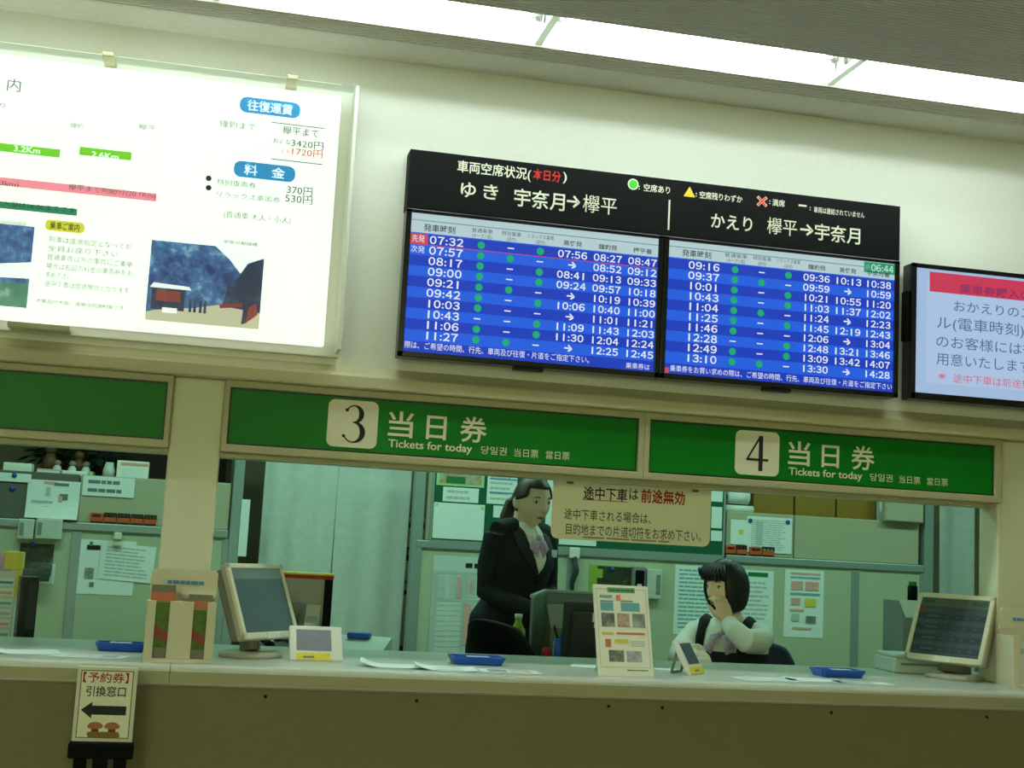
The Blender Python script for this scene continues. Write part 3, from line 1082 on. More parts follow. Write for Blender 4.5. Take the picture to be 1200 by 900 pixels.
# brochure holder at the pillar, in its own coordinates: front face towards -y
def holder(px, Y, label, rz, lettering, slots=True):
    x = PX(px, Y, CZ)
    r = empty('brochure_holder', (x, Y, CZ), rz, label, 'brochure holder')
    f = MB('plastic_cream')
    f.box((-0.098, -0.075, 0), (0.098, 0.045, 0.012), bev=0.002)
    for a, b_ in ((-0.098, -0.073), (-0.034, 0.034), (0.073, 0.098)):
        f.box((a, -0.075, 0.012), (b_, -0.071, 0.178), bev=0.0015)
    for a in (-0.098, 0.094, -0.002):
        f.box((a, -0.072, 0.012), (a + 0.004, 0.04, 0.175))
    f.build('pocket', r, world=False)
    b = MB('plastic_cream')
    b.box((-0.094, 0.026, 0.0), (0.100, 0.031, 0.240))
    b.rrect(-0.092, 0.195, 0.102, 0.268, 0.012, 0.031, 'plastic_cream', th=0.006)
    if lettering:
        print_lines(b, -0.045, 0.062, 0.236, 0.222, 0.0248, 1, 'ink_blue', 0.75, 0.0, 4)
        b.box((0.0, 0.012, 0.185), (0.098, 0.026, 0.195))
    b.build('back_plate', r, world=False)
    return r


hd = holder(207, -0.185, 'cream two-pocket brochure holder standing before the pillar on the counter', R(3), True)
rot = Matrix.Rotation(R(3), 3, 'Z')
for sgn, z1, lab in ((-0.055, 0.21, 'orange and green leaflet in the left pocket of the cream holder'), (0.052, 0.186, 'orange and green leaflet in the right pocket of the cream holder')):
    l = MB('brochure_green')
    l.box((-0.034, -0.008, 0), (0.034, 0.006, z1), 'brochure_green')
    l.rect(-0.034, z1 * 0.78, 0.034, z1 * 0.90, -0.008, 'ink_orange')
    l.rect(-0.034, z1 * 0.90, 0.034, z1, -0.008, 'plastic_shade')
    l.poly([(-0.034, z1 * 0.56), (0.0, z1 * 0.40), (0.034, z1 * 0.34), (0.034, z1 * 0.2), (-0.01, z1 * 0.26), (-0.034, z1 * 0.46)], -0.008, 'brochure_red')
    l.rect(-0.034, 0, 0.034, z1 * 0.14, -0.008, 'plastic_shade')
    l.rect(-0.034, z1 * 0.765, 0.034, z1 * 0.772, -0.008, 'ink_yellow')
    o = l.build('leaflet')
    o.location = hd.location + rot @ Vector((sgn, -0.054, 0.0125))
    o.rotation_euler.z = R(3)
    tag(o, lab, 'leaflet', 'leaflets in the cream holder')
hd2 = holder(1205, -0.06, 'cream brochure holder at the right end of the counter, cut off by the frame', R(-4), True)
l = MB('plastic_white').box((-0.033, -0.008, 0), (0.033, 0.006, 0.14))
l.rect(-0.033, 0.1, 0.033, 0.12, -0.008, 'ink_pale')
o = l.build('leaflet')
o.location = hd2.location + Matrix.Rotation(R(-4), 3, 'Z') @ Vector((-0.055, -0.054, 0.0125))
o.rotation_euler.z = R(-4)
tag(o, 'pale leaflet in the holder at the right end of the counter', 'leaflet')


# customer screens on stands
def tilted(rz, tilt):
    return Matrix.Rotation(rz, 4, 'Z') @ Matrix.Rotation(-tilt, 4, 'X')


def part(mb, name, parent, mtx):
    o = mb.build(name, parent, world=False)
    o.data.transform(mtx)
    return o


def customer_monitor(px, py, Y, rz, tilt, label, rows, sc=1.0):
    v = P(px, py, Y)
    r = empty('customer_monitor', (v.x, Y, CZ), 0, label, 'monitor')
    h = v.z - CZ
    T = Matrix.Translation((0, 0, h)) @ tilted(rz, tilt) @ Matrix.Scale(sc, 4)
    c = MB('plastic_grey')
    c.box((-0.155, 0.0, -0.130), (0.155, 0.026, 0.130), bev=0.006)
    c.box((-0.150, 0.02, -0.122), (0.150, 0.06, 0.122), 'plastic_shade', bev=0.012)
    for q in (((-0.155, -0.130), (0.155, -0.108)), ((-0.155, 0.112), (0.155, 0.130)), ((-0.155, -0.13), (-0.137, 0.13)), ((0.137, -0.13), (0.155, 0.13))):
        c.box((q[0][0], -0.006, q[0][1]), (q[1][0], 0.008, q[1][1]), 'plastic_cream', bev=0.003)
    part(c, 'casing', r, T)
    s = MB('lcd')
    s.box((-0.139, -0.002, -0.110), (0.139, 0.001, 0.114))
    if rows:
        s.rect(-0.137, 0.078, 0.137, 0.112, -0.002, 'lcd_head')
        s.rect(-0.13, 0.092, -0.08, 0.108, -0.0026, 'lcd_green')
        s.rect(0.07, 0.088, 0.13, 0.106, -0.0026, 'lcd_green')
        s.rect(-0.137, 0.05, -0.11, 0.076, -0.0026, 'lcd_red')
        for k in range(8):
            z = 0.062 - k * 0.021
            if k % 2:
                s.rect(-0.137, z - 0.0105, 0.137, z + 0.0105, -0.002, 'lcd_stripe')
            s.rect(-0.10, z - 0.004, -0.05, z + 0.004, -0.0028, 'lcd_row')
            for x_ in (-0.02, 0.02, 0.06, 0.1):
                s.rect(x_ - 0.006, z - 0.003, x_ + 0.006, z + 0.003, -0.0028, 'lcd_row')
    else:
        s.rect(-0.137, 0.075, 0.137, 0.112, -0.002, 'lcd_band')
    part(s, 'screen', r, T)
    l = MB('plastic_white').box((-0.032, -0.010, -0.132), (0.036, -0.006, -0.112), bev=0.001)
    part(l, 'label', r, T)
    Z = Matrix.Rotation(rz, 4, 'Z')
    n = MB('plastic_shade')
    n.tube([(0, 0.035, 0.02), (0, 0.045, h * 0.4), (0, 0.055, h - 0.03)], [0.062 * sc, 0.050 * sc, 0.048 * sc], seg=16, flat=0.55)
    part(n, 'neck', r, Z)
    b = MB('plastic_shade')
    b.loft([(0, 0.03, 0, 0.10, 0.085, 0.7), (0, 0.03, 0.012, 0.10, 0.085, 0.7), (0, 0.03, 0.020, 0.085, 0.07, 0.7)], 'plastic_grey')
    part(b, 'base', r, Z)
    return r


mat('lcd_band', (98, 106, 104), 0.25)
mat('lcd_head', (98, 102, 94), 0.25)
mat('lcd_green', (52, 92, 70), 0.25)
mat('lcd_red', (112, 72, 62), 0.25)
mat('lcd_stripe', (56, 69, 78), 0.25)
mat('lcd_row', (90, 102, 104), 0.25)
customer_monitor(308, 704, 0.02, R(52), R(22), 'grey customer screen on a stand, right of the cream brochure holder', False, 0.94)
customer_monitor(1113, 736, 0.12, R(-62), R(22), 'grey customer screen showing timetable rows at the right end of the counter', True, 1.0)


def price_display(px, Y, rz, tilt, w, h, label, portrait):
    r = empty('price_display', (PX(px, Y, CZ), Y, CZ), 0, label, 'display')
    T = tilted(rz, tilt)
    f = MB('plastic_white')
    f.box((-w / 2, 0.0, 0.002), (w / 2, 0.016, h), bev=0.005)
    part(f, 'frame', r, T)
    sidem = 0.022
    s = MB('lcd_pale' if not portrait else 'lcd')
    s.box((-w / 2 + sidem, -0.0015, h * 0.30), (w / 2 - (0.036 if not portrait else 0.016), 0.002, h - 0.016))
    part(s, 'screen', r, T)
    y = MB('yellow_strip')
    y.box((-w / 2 + (sidem if not portrait else 0.01), -0.0015, 0.006), (w / 2 - (0.04 if not portrait else 0.008), 0.002, h * 0.22))
    y.box((-w / 2 + sidem + 0.02, -0.002, h * 0.09), (-w / 2 + sidem + 0.055, -0.0014, h * 0.14), 'ink_soft')
    part(y, 'yellow_strip', r, T)
    b = MB('plastic_shade')
    top = T @ Vector((0, 0.018, h * 0.75))
    bk = Matrix.Rotation(rz, 3, 'Z') @ Vector((0, h * 0.62, 0.004))
    sd = Matrix.Rotation(rz, 3, 'Z') @ Vector((w * 0.32, 0, 0))
    for k in (-1, 1):
        b.tube([top + sd * k, bk + sd * k], 0.005, seg=8)
    b.tube([bk - sd, bk + sd], 0.005, seg=8)
    b.build('prop', r, world=False)
    return r


price_display(371, -0.05, R(4), R(34), 0.168, 0.128, 'small white price display with grey screen left of the loose papers', False)
price_display(819, -0.06, R(47), R(30), 0.125, 0.130, 'small white price display leaning before the seated clerk', True)

# poster on its stand
r = empty('poster_stand', (PX(734, -0.20, CZ), -0.20, CZ), 0, 'upright cream poster with small pictures standing on the counter edge', 'poster')
T = tilted(R(8), R(14))
b = MB('paper_cream')
w, h = 0.196, 0.292
b.box((-w / 2, 0, 0), (w / 2, 0.006, h), 'plastic_white', bev=0.001)
b.rect(-w / 2 + 0.001, 0.001, w / 2 - 0.001, h - 0.001, 0, 'paper_cream')
ramp_mat('pic_a', [(0.3, (70, 84, 80)), (0.5, (126, 122, 108)), (0.7, (190, 190, 180))], 40)
ramp_mat('pic_b', [(0.3, (150, 110, 90)), (0.5, (196, 174, 146)), (0.7, (224, 216, 200))], 40)
ramp_mat('pic_c', [(0.3, (84, 104, 94)), (0.5, (140, 148, 136)), (0.7, (180, 190, 180))], 40)
ramp_mat('pic_d', [(0.3, (130, 140, 160)), (0.5, (176, 178, 186)), (0.7, (206, 210, 212))], 40)


def pr(x0, y0, x1, y1, m, yy=-0.0008):
    """patch given in fractions of the board, measured from its top left"""
    b.rect(-w / 2 + x0 * w, h - y1 * h, -w / 2 + x1 * w, h - y0 * h, yy, m)


for q in ((0.05, 0.045, 0.95, 0.049), (0.05, 0.90, 0.95, 0.904), (0.05, 0.045, 0.056, 0.90), (0.944, 0.045, 0.95, 0.90)):
    pr(*q, 'ink_pale')
pr(0.25, 0.03, 0.75, 0.085, mat('leaf_pale', (120, 168, 116), 0.6))
print_lines(b, -w / 2 + 0.28 * w, -w / 2 + 0.72 * w, h - 0.04 * h, h - 0.075 * h, -0.0015, 1, 'ink_green', 0.5, 0)
pr(0.10, 0.115, 0.33, 0.145, 'ink_teal')
pr(0.11, 0.20, 0.34, 0.29, 'ink_teal')
pr(0.48, 0.195, 0.82, 0.29, 'ink_teal')
pr(0.40, 0.115, 0.48, 0.175, 'ink_orange')
print_lines(b, -w / 2 + 0.11 * w, -w / 2 + 0.34 * w, h - 0.17 * h, h - 0.20 * h, -0.0012, 1, 'ink_soft', 0.5, 0)
print_lines(b, -w / 2 + 0.48 * w, -w / 2 + 0.7 * w, h - 0.165 * h, h - 0.19 * h, -0.0012, 1, 'ink_soft', 0.5, 0)
pr(0.115, 0.315, 0.35, 0.465, 'pic_a')
pr(0.40, 0.315, 0.62, 0.465, 'pic_b')
pr(0.675, 0.315, 0.90, 0.465, 'pic_c')
pr(0.11, 0.525, 0.32, 0.555, 'ink_yellow')
pr(0.37, 0.525, 0.88, 0.548, 'ink_orange')
pr(0.16, 0.60, 0.26, 0.69, 'ink_orange')
b.rrect(-w / 2 + 0.33 * w, h - 0.645 * h, -w / 2 + 0.58 * w, h - 0.60 * h, 0.004, -0.0008, 'ink_yellow')
print_lines(b, -w / 2 + 0.62 * w, -w / 2 + 0.9 * w, h - 0.61 * h, h - 0.68 * h, -0.0008, 3, 'ink_pale', 0.4)
pr(0.21, 0.72, 0.48, 0.845, 'pic_a')
pr(0.53, 0.725, 0.80, 0.845, 'pic_d')
print_lines(b, -w / 2 + 0.52 * w, -w / 2 + 0.9 * w, h - 0.925 * h, h - 0.945 * h, -0.0008, 1, 'ink_soft', 0.6, 0)
part(b, 'poster_board', r, T)
s = MB('plastic_cream')
s.box((-0.05, 0.006, 0.16), (0.05, 0.010, 0.20))
part(s, 'hinge', r, T)
s = MB('plastic_cream')
top, ft = T @ Vector((0, 0.01, 0.18)), Matrix.Rotation(R(8), 3, 'Z') @ Vector((0, 0.14, 0.003))
sd = Matrix.Rotation(R(8), 3, 'Z') @ Vector((0.045, 0, 0))
for k in (-1, 1):
    s.tube([top + sd * k, ft + sd * k], 0.003, seg=8)
s.tube([ft - sd, ft + sd], 0.003, seg=8)
s.build('prop', r, world=False)


# blue coin trays
def tray(px, Y, z, L, label, rz=0.0, note=True):
    r = empty('coin_tray', (PX(px, Y, z), Y, z), rz, label, 'tray', 'blue plastic coin trays')
    t = bmesh.new()
    ly, hh = L * 0.68, 0.026

    def ring(sx_, sy_, zz):
        out = []
        for cx, cy, a0 in ((1, 1, 0), (-1, 1, 90), (-1, -1, 180), (1, -1, 270)):
            for k in range(4):
                a = R(a0 + 30 * k)
                out.append(t.verts.new((cx * (sx_ - 0.012) + 0.012 * math.cos(a), cy * (sy_ - 0.012) + 0.012 * math.sin(a), zz)))
        return out
    rs = [ring(L / 2 - 0.012, ly / 2 - 0.012, 0), ring(L / 2 - 0.002, ly / 2 - 0.002, hh * 0.8), ring(L / 2, ly / 2, hh), ring(L / 2 - 0.005, ly / 2 - 0.005, hh), ring(L / 2 - 0.010, ly / 2 - 0.010, hh * 0.5), ring(L / 2 - 0.018, ly / 2 - 0.018, 0.004)]
    for a, c in zip(rs, rs[1:]):
        n = len(a)
        for k in range(n):
            t.faces.new((a[k], a[(k + 1) % n], c[(k + 1) % n], c[k]))
    t.faces.new(rs[0][::-1])
    t.faces.new(rs[-1])
    m = MB('tray_blue').add(t, 'tray_blue')
    m.build('dish', r, world=False)
    k = MB('tray_blue')
    for i in range(5):
        x = -L * 0.3 + i * L * 0.15
        k.box((x - 0.003, -ly * 0.32, 0.004), (x + 0.003, ly * 0.32, 0.009))
    k.build('ribbed_mat', r, world=False)
    if note:
        MB('office_white').box((-L * 0.22, -ly / 2 + 0.012, hh + 0.0005), (L * 0.2, -ly / 2 + 0.05, hh + 0.0015)).build('receipt_slip', r, world=False)
    return r


tray(142, 0.10, CZ, 0.155, 'blue coin tray left of the cream brochure holder, half hidden by it')
tray(558, 0.06, CZ, 0.178, 'blue coin tray before the black office chair')
tray(981, 0.06, CZ, 0.170, 'blue coin tray between the seated clerk and the right customer screen')


# papers lying on the counter
def sheet(px, Y, z, sx_, sy_, rz, label, name='paper_sheet', m='paper', curl=0.0, prt=None, cat='paper', group='loose papers on the counter'):
    t = bmesh.new()
    n = 8
    g = [[t.verts.new(((i / n - 0.5) * sx_, (j / 4 - 0.5) * sy_, 0.0006 + curl * max(0, abs(i / n - 0.5) * 2 - 0.3) ** 2 * (1 if i < n / 2 else 0.25))) for j in range(5)] for i in range(n + 1)]
    for i in range(n):
        for j in range(4):
            t.faces.new((g[i][j], g[i + 1][j], g[i + 1][j + 1], g[i][j + 1]))
    ex = bmesh.ops.extrude_face_region(t, geom=t.faces[:])
    bmesh.ops.translate(t, vec=(0, 0, 0.0007), verts=[v for v in ex['geom'] if isinstance(v, bmesh.types.BMVert)])
    bmesh.ops.recalc_face_normals(t, faces=t.faces)
    mb = MB(m).add(t, m)
    for q in prt or ():
        mb.box((q[0] * sx_, q[1] * sy_, 0.0013), (q[2] * sx_, q[3] * sy_, 0.0018), q[4])
    o = mb.build(name)
    o.location = (PX(px, Y, z), Y, z)
    o.rotation_euler.z = rz
    return tag(o, label, cat, group)


sheet(28, -0.07, CZ, 0.20, 0.15, R(12), 'white sheet with a curled corner at the left end of the counter', curl=0.02)
sheet(104, -0.13, CZ, 0.21, 0.11, R(-6), 'printed leaflet with dark pictures left of the cream holder', prt=[(-0.32, -0.3, 0.1, -0.2, 'ink_pale'), (-0.3, 0.0, 0.15, 0.08, 'ink_pale'), (0.16, -0.3, 0.4, 0.4, 'pic_d'), (-0.3, 0.25, 0.1, 0.33, 'ink_pale')])
sheet(458, -0.12, CZ, 0.19, 0.14, R(-8), 'plain white sheet with a lifted corner right of the price display', curl=0.035)
sheet(522, -0.15, CZ, 0.19, 0.15, R(-5), 'pale blue-white sheet in the middle of the papers before the blue tray', curl=0.025, prt=[(-0.38, -0.3, 0.35, -0.22, 'ink_pale'), (-0.38, 0.1, 0.3, 0.18, 'ink_pale')])
sheet(597, -0.17, CZ, 0.19, 0.12, R(-4), 'white leaflet with brown pictures in front of the blue tray', prt=[(-0.36, -0.32, -0.05, 0.3, 'pic_a'), (0.0, -0.3, 0.36, 0.3, 'pic_b'), (0.02, 0.34, 0.36, 0.4, 'ink_orange')])
sheet(900, -0.14, CZ, 0.22, 0.13, R(5), 'pale sheet on the counter below the seated clerk', prt=[(-0.4, -0.2, 0.3, -0.12, 'ink_pale'), (-0.4, 0.1, 0.3, 0.18, 'ink_pale')])
sheet(955, -0.11, CZ, 0.20, 0.12, R(-10), 'white sheet nearest the blue tray on the right half of the counter')
sheet(1010, -0.15, CZ, 0.19, 0.09, R(-6), 'leaflet with a dark strip in front of the right blue tray', prt=[(-0.4, -0.3, 0.2, 0.3, 'pic_d')])
sheet(692, 0.12, CZ, 0.13, 0.12, R(-15), 'white sheet half hidden behind the cream poster')
sheet(786, 0.10, CZ, 0.11, 0.06, R(-12), 'narrow white slip beside the cream poster')

# printer and ticket unit beside the right screen
r = empty('ticket_printer', (PX(1074, 0.385, CZ), 0.385, CZ), R(-6), 'low pale printer with an output slot behind the right customer screen', 'printer')
b = MB('office_white').box((-0.13, -0.10, 0.0), (0.13, 0.10, 0.055), 'office_white', bev=0.006)
b.box((-0.105, -0.104, 0.030), (0.05, -0.098, 0.038), 'office_grey')
b.build('body', r, world=False)
MB('office_white').box((-0.125, -0.095, 0.055), (0.125, 0.09, 0.070), bev=0.006).build('lid', r, world=False)
MB('plastic_shade').box((0.0, -0.07, 0.0705), (0.12, 0.03, 0.085), bev=0.004).build('ribbon_cover', r, world=False)
r = empty('card_terminal', (PX(1069, 0.64, 0.80), 0.64, 0.0), R(-8), 'grey upright machine with a sloped top behind the right customer screen', 'machine')
b = MB('office_grey').prism_x([(-0.11, 0), (0.11, 0), (0.11, 1.22), (-0.02, 1.22), (-0.11, 1.145)], -0.085, 0.085)
b.build('body', r, world=False)
MB('office_white').prism_x([(-0.10, 1.156), (-0.025, 1.219), (-0.025, 1.224), (-0.10, 1.161)], -0.07, 0.07).build('sloped_panel', r, world=False)

# stand sign in front of the counter
Yp = -0.40
v0, v1 = P(90, 779, Yp), P(157, 868, Yp)
x0, x1, z1, z0 = P(88, 779, Yp).x, P(158, 783, Yp).x, P(122, 781, Yp).z, P(120, 869, Yp).z
x0, x1 = (P(91, 779, Yp).x + P(85, 868, Yp).x) / 2, (P(161, 781, Yp).x + P(156, 869, Yp).x) / 2
r = empty('sign_stand', ((x0 + x1) / 2, Yp, 0), 0, 'black stand sign with a left arrow in front of the counter', 'sign')
b = MB('plastic_white')
b.box((x0, Yp - 0.008, z0), (x1, Yp + 0.008, z1), 'plastic_white', bev=0.002)
e = 0.010
y = Yp - 0.008
b.rect(x0 + e, z0 + e, x1 - e, z1 - e, y, 'dark_grey')
b.rect(x0 + e + 0.0022, z0 + e + 0.0022, x1 - e - 0.0022, z1 - e - 0.0022, y - 0.0004, 'paper_cream')
w, h, y = x1 - x0, z1 - z0, y - 0.0012
b.text('【予約券】', x0 + 0.10 * w, z1 - 0.20 * h, y, 0.030, 'ink_red', w=0.76 * w, bold=0.01)
b.text('引換窓口', x0 + 0.17 * w, z1 - 0.385 * h, y, 0.030, 'ink', w=0.66 * w, bold=0.01)
f = lambda l: [(x0 + a * w, z1 - c * h) for a, c in l]
b.poly(f([(0.86, 0.52), (0.86, 0.64), (0.29, 0.64), (0.29, 0.69), (0.11, 0.58), (0.29, 0.47), (0.29, 0.52)][::-1]), y, 'ink')
mat('salmon', (186, 116, 84), 0.7)
mat('ochre', (146, 110, 46), 0.7)
for cx in (0.37, 0.65):
    b.poly([(x0 + cx * w + 0.13 * w * math.cos(R(a)), z1 - 0.80 * h + (0.065 if a <= 180 else 0.03) * h * math.sin(R(a))) for a in range(0, 360, 20)], y, 'salmon')
    b.poly(f([(cx - 0.06, 0.80), (cx + 0.06, 0.80), (cx + 0.06, 0.88), (cx - 0.06, 0.88)][::-1]), y + 0.0003, 'brown_wood')
b.poly(f([(0.26, 0.865), (0.76, 0.865), (0.79, 0.92), (0.76, 0.945), (0.27, 0.945), (0.24, 0.90)][::-1]), y - 0.0003, 'ochre')
b.build('sign_board', r)
MB('black').box((x0 - 0.006, Yp - 0.022, z0 - 0.044), (x1 + 0.006, Yp + 0.018, z0 - 0.002), bev=0.004).build('clamp', r)
for k in (0.17, 0.83):
    xx = x0 + k * w
    MB('black').box((xx - 0.017, Yp - 0.012, 0.03), (xx + 0.017, Yp + 0.012, z0 - 0.042), bev=0.003).build('post', r)
MB('black').box(((x0 + x1) / 2 - 0.02, Yp - 0.009, 0.03), ((x0 + x1) / 2 + 0.02, Yp + 0.009, z0 - 0.042), bev=0.003).build('post', r)
MB('black').box((x0 - 0.06, Yp - 0.14, 0), (x1 + 0.06, Yp + 0.09, 0.03), bev=0.006).build('base', r)

# notice hanging inside the windows
Yn = 0.125
r = empty('hanging_notice', (PX(739, Yn, 1.4), Yn, 1.385), 0, 'cream notice with black and red lettering hanging under the green signs', 'notice')
xa, xb, zb = (P(645, 560, Yn).x + P(649, 628, Yn).x) / 2, (P(833, 566, Yn).x + P(832, 634, Yn).x) / 2, P(740, 636, Yn).z
b = MB('notice_cream')
rad = 0.026
pts = [(xa, 1.605), (xa, zb + rad)] + [(xa + rad - rad * math.cos(R(a)), zb + rad - rad * math.sin(R(a))) for a in (15, 30, 45, 60, 75, 90)] + [(xb - rad + rad * math.sin(R(a)), zb + rad - rad * math.cos(R(a))) for a in (0, 15, 30, 45, 60, 75, 90)] + [(xb, 1.605)]
b.prism(pts, Yn - 0.003, Yn + 0.003, 'notice_cream')
y = Yn - 0.0036


def nt_(body, a, size, m, bold=0.0):
    v, w_ = P(630 + a[0] / 5.455, 540 + a[1] / 5.455, Yn), P(630 + a[2] / 5.455, 540 + a[1] / 5.455, Yn)
    b.text(body, v.x, v.z, y, size, m, w=w_.x - v.x, bold=bold)


nt_('途中下車', (290, 238, 570), 0.048, 'ink', 0.012)
nt_('は', (584, 244, 640), 0.046, 'ink', 0.008)
nt_('前途無効', (658, 258, 938), 0.050, 'ink_red', 0.02)
va, vb = P(630 + 285 / 5.455, 540 + 249 / 5.455, Yn), P(630 + 570 / 5.455, 540 + 262 / 5.455, Yn)
b.rect(va.x, (va.z + vb.z) / 2 - 0.001, vb.x, (va.z + vb.z) / 2 + 0.001, y, 'ink_red')
mat('ink_fade', (160, 150, 116), 0.7)
nt_('途中下車される場合は、', (168, 366, 722), 0.040, 'ink', 0.0)
nt_('目的地までの片道切符をお求め下さい。', (178, 464, 1042), 0.042, 'ink', 0.0)
va, vb = P(630 + 285 / 5.455, 540 + 488 / 5.455, Yn), P(630 + 840 / 5.455, 540 + 508 / 5.455, Yn)
print_lines(b, va.x, vb.x, (va.z + vb.z) / 2 + 0.001, (va.z + vb.z) / 2 - 0.007, y, 1, 'ink_fade', 0.7, 0, 5)
b.build('board', r)
for xx in (xa + 0.06, xb - 0.06):
    MB('plastic_shade').box((xx - 0.012, Yn - 0.006, 1.575), (xx + 0.012, Yn + 0.012, 1.612), bev=0.002).build('hanger', r)

# ------------------------------------------------------------------ office partitions
YP = 2.85


def partition(x0, x1, rail, top, posts, label, uppers, name='office_partition'):
    r = empty(name, ((x0 + x1) / 2, YP + 0.03, 0), 0, label, 'partition', 'office partitions')
    xs = [x0] + posts + [x1]
    for a, b_ in zip(xs, xs[1:]):
        MB('partition_panel').box((a + 0.004, YP, 0.06), (b_ - 0.004, YP + 0.05, rail - 0.044)).build('lower_panel', r)
    for a, b_, m in uppers:
        MB(m).box((a + 0.003, YP + 0.004, rail), (b_ - 0.003, YP + 0.046, top), bev=0.006).build('fabric_panel', r)
    MB('partition_rail').box((x0, YP - 0.014, rail - 0.044), (x1, YP + 0.062, rail), bev=0.006).build('rail', r)
    for px in xs:
        MB('partition_rail').box((px - 0.024, YP - 0.006, 0.0), (px + 0.024, YP + 0.056, rail - 0.0445), bev=0.003).build('post', r)
    MB('dark_grey').box((x0, YP + 0.01, 0.0), (x1, YP + 0.04, 0.0598)).build('kick_rail', r)
    return r


xq = P(84, 690, YP).x
partition(-2.2, 0.055, 1.368, 1.612, [xq], 'partition at the left with dark and light fabric panels above its rail', [(-2.2, P(33, 590, YP).x, 'partition_dark'), (P(33, 590, YP).x, P(92, 580, YP).x, 'partition_dark'), (P(92, 580, YP).x, 0.055, 'partition_fabric')])
pl = partition(1.055, 2.83, 1.372, 1.80, [1.93], 'middle partition carrying the green pin board behind the standing clerk', [(1.10, 2.83, 'partition_fabric')])
MB('partition_rail').box((1.028, YP - 0.012, 0.0), (1.088, YP + 0.06, 2.2), bev=0.006).build('tall_post', pl)
pr_ = partition(2.84, 4.085, 1.383, 1.632, [P(1001, 730, YP).x], 'right partition with plain panels behind the seated clerk', [(2.84, P(931, 630, YP).x, 'partition_fabric'), (P(931, 630, YP).x, 4.06, 'partition_fabric')])
MB('partition_rail').box((4.086, YP - 0.012, 0.0), (4.146, YP + 0.06, 2.2), bev=0.006).build('tall_post', pr_)
st_ = empty('door_post', (0.088, YP + 0.02, 0), 0, 'slim grey-blue post at the end of the left partition, beside the curtain', 'post')
MB('partition_rail').box((0.060, YP - 0.01, 0.0), (0.116, YP + 0.05, 2.2), bev=0.006).build('shaft', st_)
MB('dark_grey').box((0.05, YP - 0.03, 0.0), (0.126, YP + 0.07, 0.012)).build('foot', st_)

# ------------------------------------------------------------------ pin board and papers
r = empty('pin_board', (1.97, YP - 0.01, 1.385), 0, 'dark green pin board on the middle partition behind the standing clerk', 'notice board')
xa, xb = P(507, 600, YP).x, P(846, 630, YP).x
MB('board_green').box((xa, YP - 0.010, 1.378), (xb, YP + 0.002, 1.86)).build('felt', r)
f = MB('partition_rail')
f.box((xa - 0.012, YP - 0.014, 1.366), (xb + 0.012, YP + 0.003, 1.378)).box((xa - 0.012, YP - 0.014, 1.86), (xb + 0.012, YP + 0.003, 1.872))
f.box((xa - 0.012, YP - 0.014, 1.378), (xa, YP + 0.003, 1.86)).box((xb, YP - 0.014, 1.378), (xb + 0.012, YP + 0.003, 1.86))
f.build('frame', r)


def pinned(px0, py0, px1, py1, label, Y=None, m='paper', name='paper_sheet', lines=0, lm='ink_pale', extra=(), pins=(), group='papers pinned up in the office', cat='paper', sag=0.0, ly=0.86, tilt=0.0):
    """sheet hanging on a partition; corners given where the photo shows them"""
    Y = YP - 0.004 if Y is None else Y
    a, b_ = P(px0, py0, Y), P(px1, py1, Y)
    cxp, cyp = (px0 + px1) / 2, (py0 + py1) / 2
    hw, hh = (P(px1, cyp, Y).x - P(px0, cyp, Y).x) / 2, (P(cxp, py0, Y).z - P(cxp, py1, Y).z) / 2
    c = P(cxp, cyp, Y)
    mb = MB(m)
    t = bmesh.new()
    n = 6
    g = [[t.verts.new(((i / n * 2 - 1) * hw, -0.0005 - sag * max(0, (1 - j / n) - 0.4) ** 2 * (0.4 + 0.6 * i / n), (j / n * 2 - 1) * hh)) for j in range(n + 1)] for i in range(n + 1)]
    for i in range(n):
        for j in range(n):
            t.faces.new((g[i][j], g[i + 1][j], g[i + 1][j + 1], g[i][j + 1]))
    ex = bmesh.ops.extrude_face_region(t, geom=t.faces[:])
    bmesh.ops.translate(t, vec=(0, -0.0007, 0), verts=[v for v in ex['geom'] if isinstance(v, bmesh.types.BMVert)])
    bmesh.ops.recalc_face_normals(t, faces=t.faces)
    mb.add(t, m)
    y = -0.0013
    if lines:
        print_lines(mb, -hw * 0.8, hw * 0.8, hh * ly, -hh * 0.85, y, lines, lm, 0.42, 0.25, lines)
    for i, q in enumerate(extra):     # fractions from the top left
        mb.rect(-hw + q[0] * 2 * hw, hh - q[3] * 2 * hh, -hw + q[2] * 2 * hw, hh - q[1] * 2 * hh, y - 0.0008 - 0.0005 * i, q[4])
    o = mb.build(name)
    o.location = c
    if tilt:
        o.rotation_euler.y = tilt
    tag(o, label, cat, group)
    for k, (px, py) in enumerate(pins):
        v = P(px, py, Y)
        q = MB('pin_blue')
        q.tube([(v.x, Y - 0.001, v.z), (v.x, Y - 0.006, v.z), (v.x, Y - 0.012, v.z)], [0.013, 0.013, 0.009], seg=14)
        w = q.build('magnet', o, world=True)
    return o


YBD = YP - 0.012
ramp_mat('pic_autumn', [(0.25, (70, 120, 70)), (0.45, (190, 150, 110)), (0.6, (160, 190, 170)), (0.8, (210, 130, 90))], 22)
ramp_mat('pic_dark', [(0.3, (20, 30, 24)), (0.55, (50, 56, 36)), (0.8, (130, 120, 60))], 20)
pinned(512, 545, 568, 570, 'poster with a faded autumn picture at the top of the green board', YBD, mat('bar_pale', (176, 214, 150), 0.7), name='picture_poster', extra=[(0.06, 0.0, 0.94, 0.88, 'pic_autumn'), (0.2, 0.55, 0.6, 0.88, 'ink_green')], cat='poster')
pinned(519, 571.5, 561, 588.5, 'narrow white slip between the poster and the blank sheet on the board', YBD, lines=2)
pinned(507.5, 590, 567.5, 632, 'blank pale sheet at the lower left of the green board', YBD, extra=[(0.02, 0.03, 0.08, 0.1, 'ink_yellow'), (0.92, 0.05, 0.98, 0.12, 'ink_yellow')])
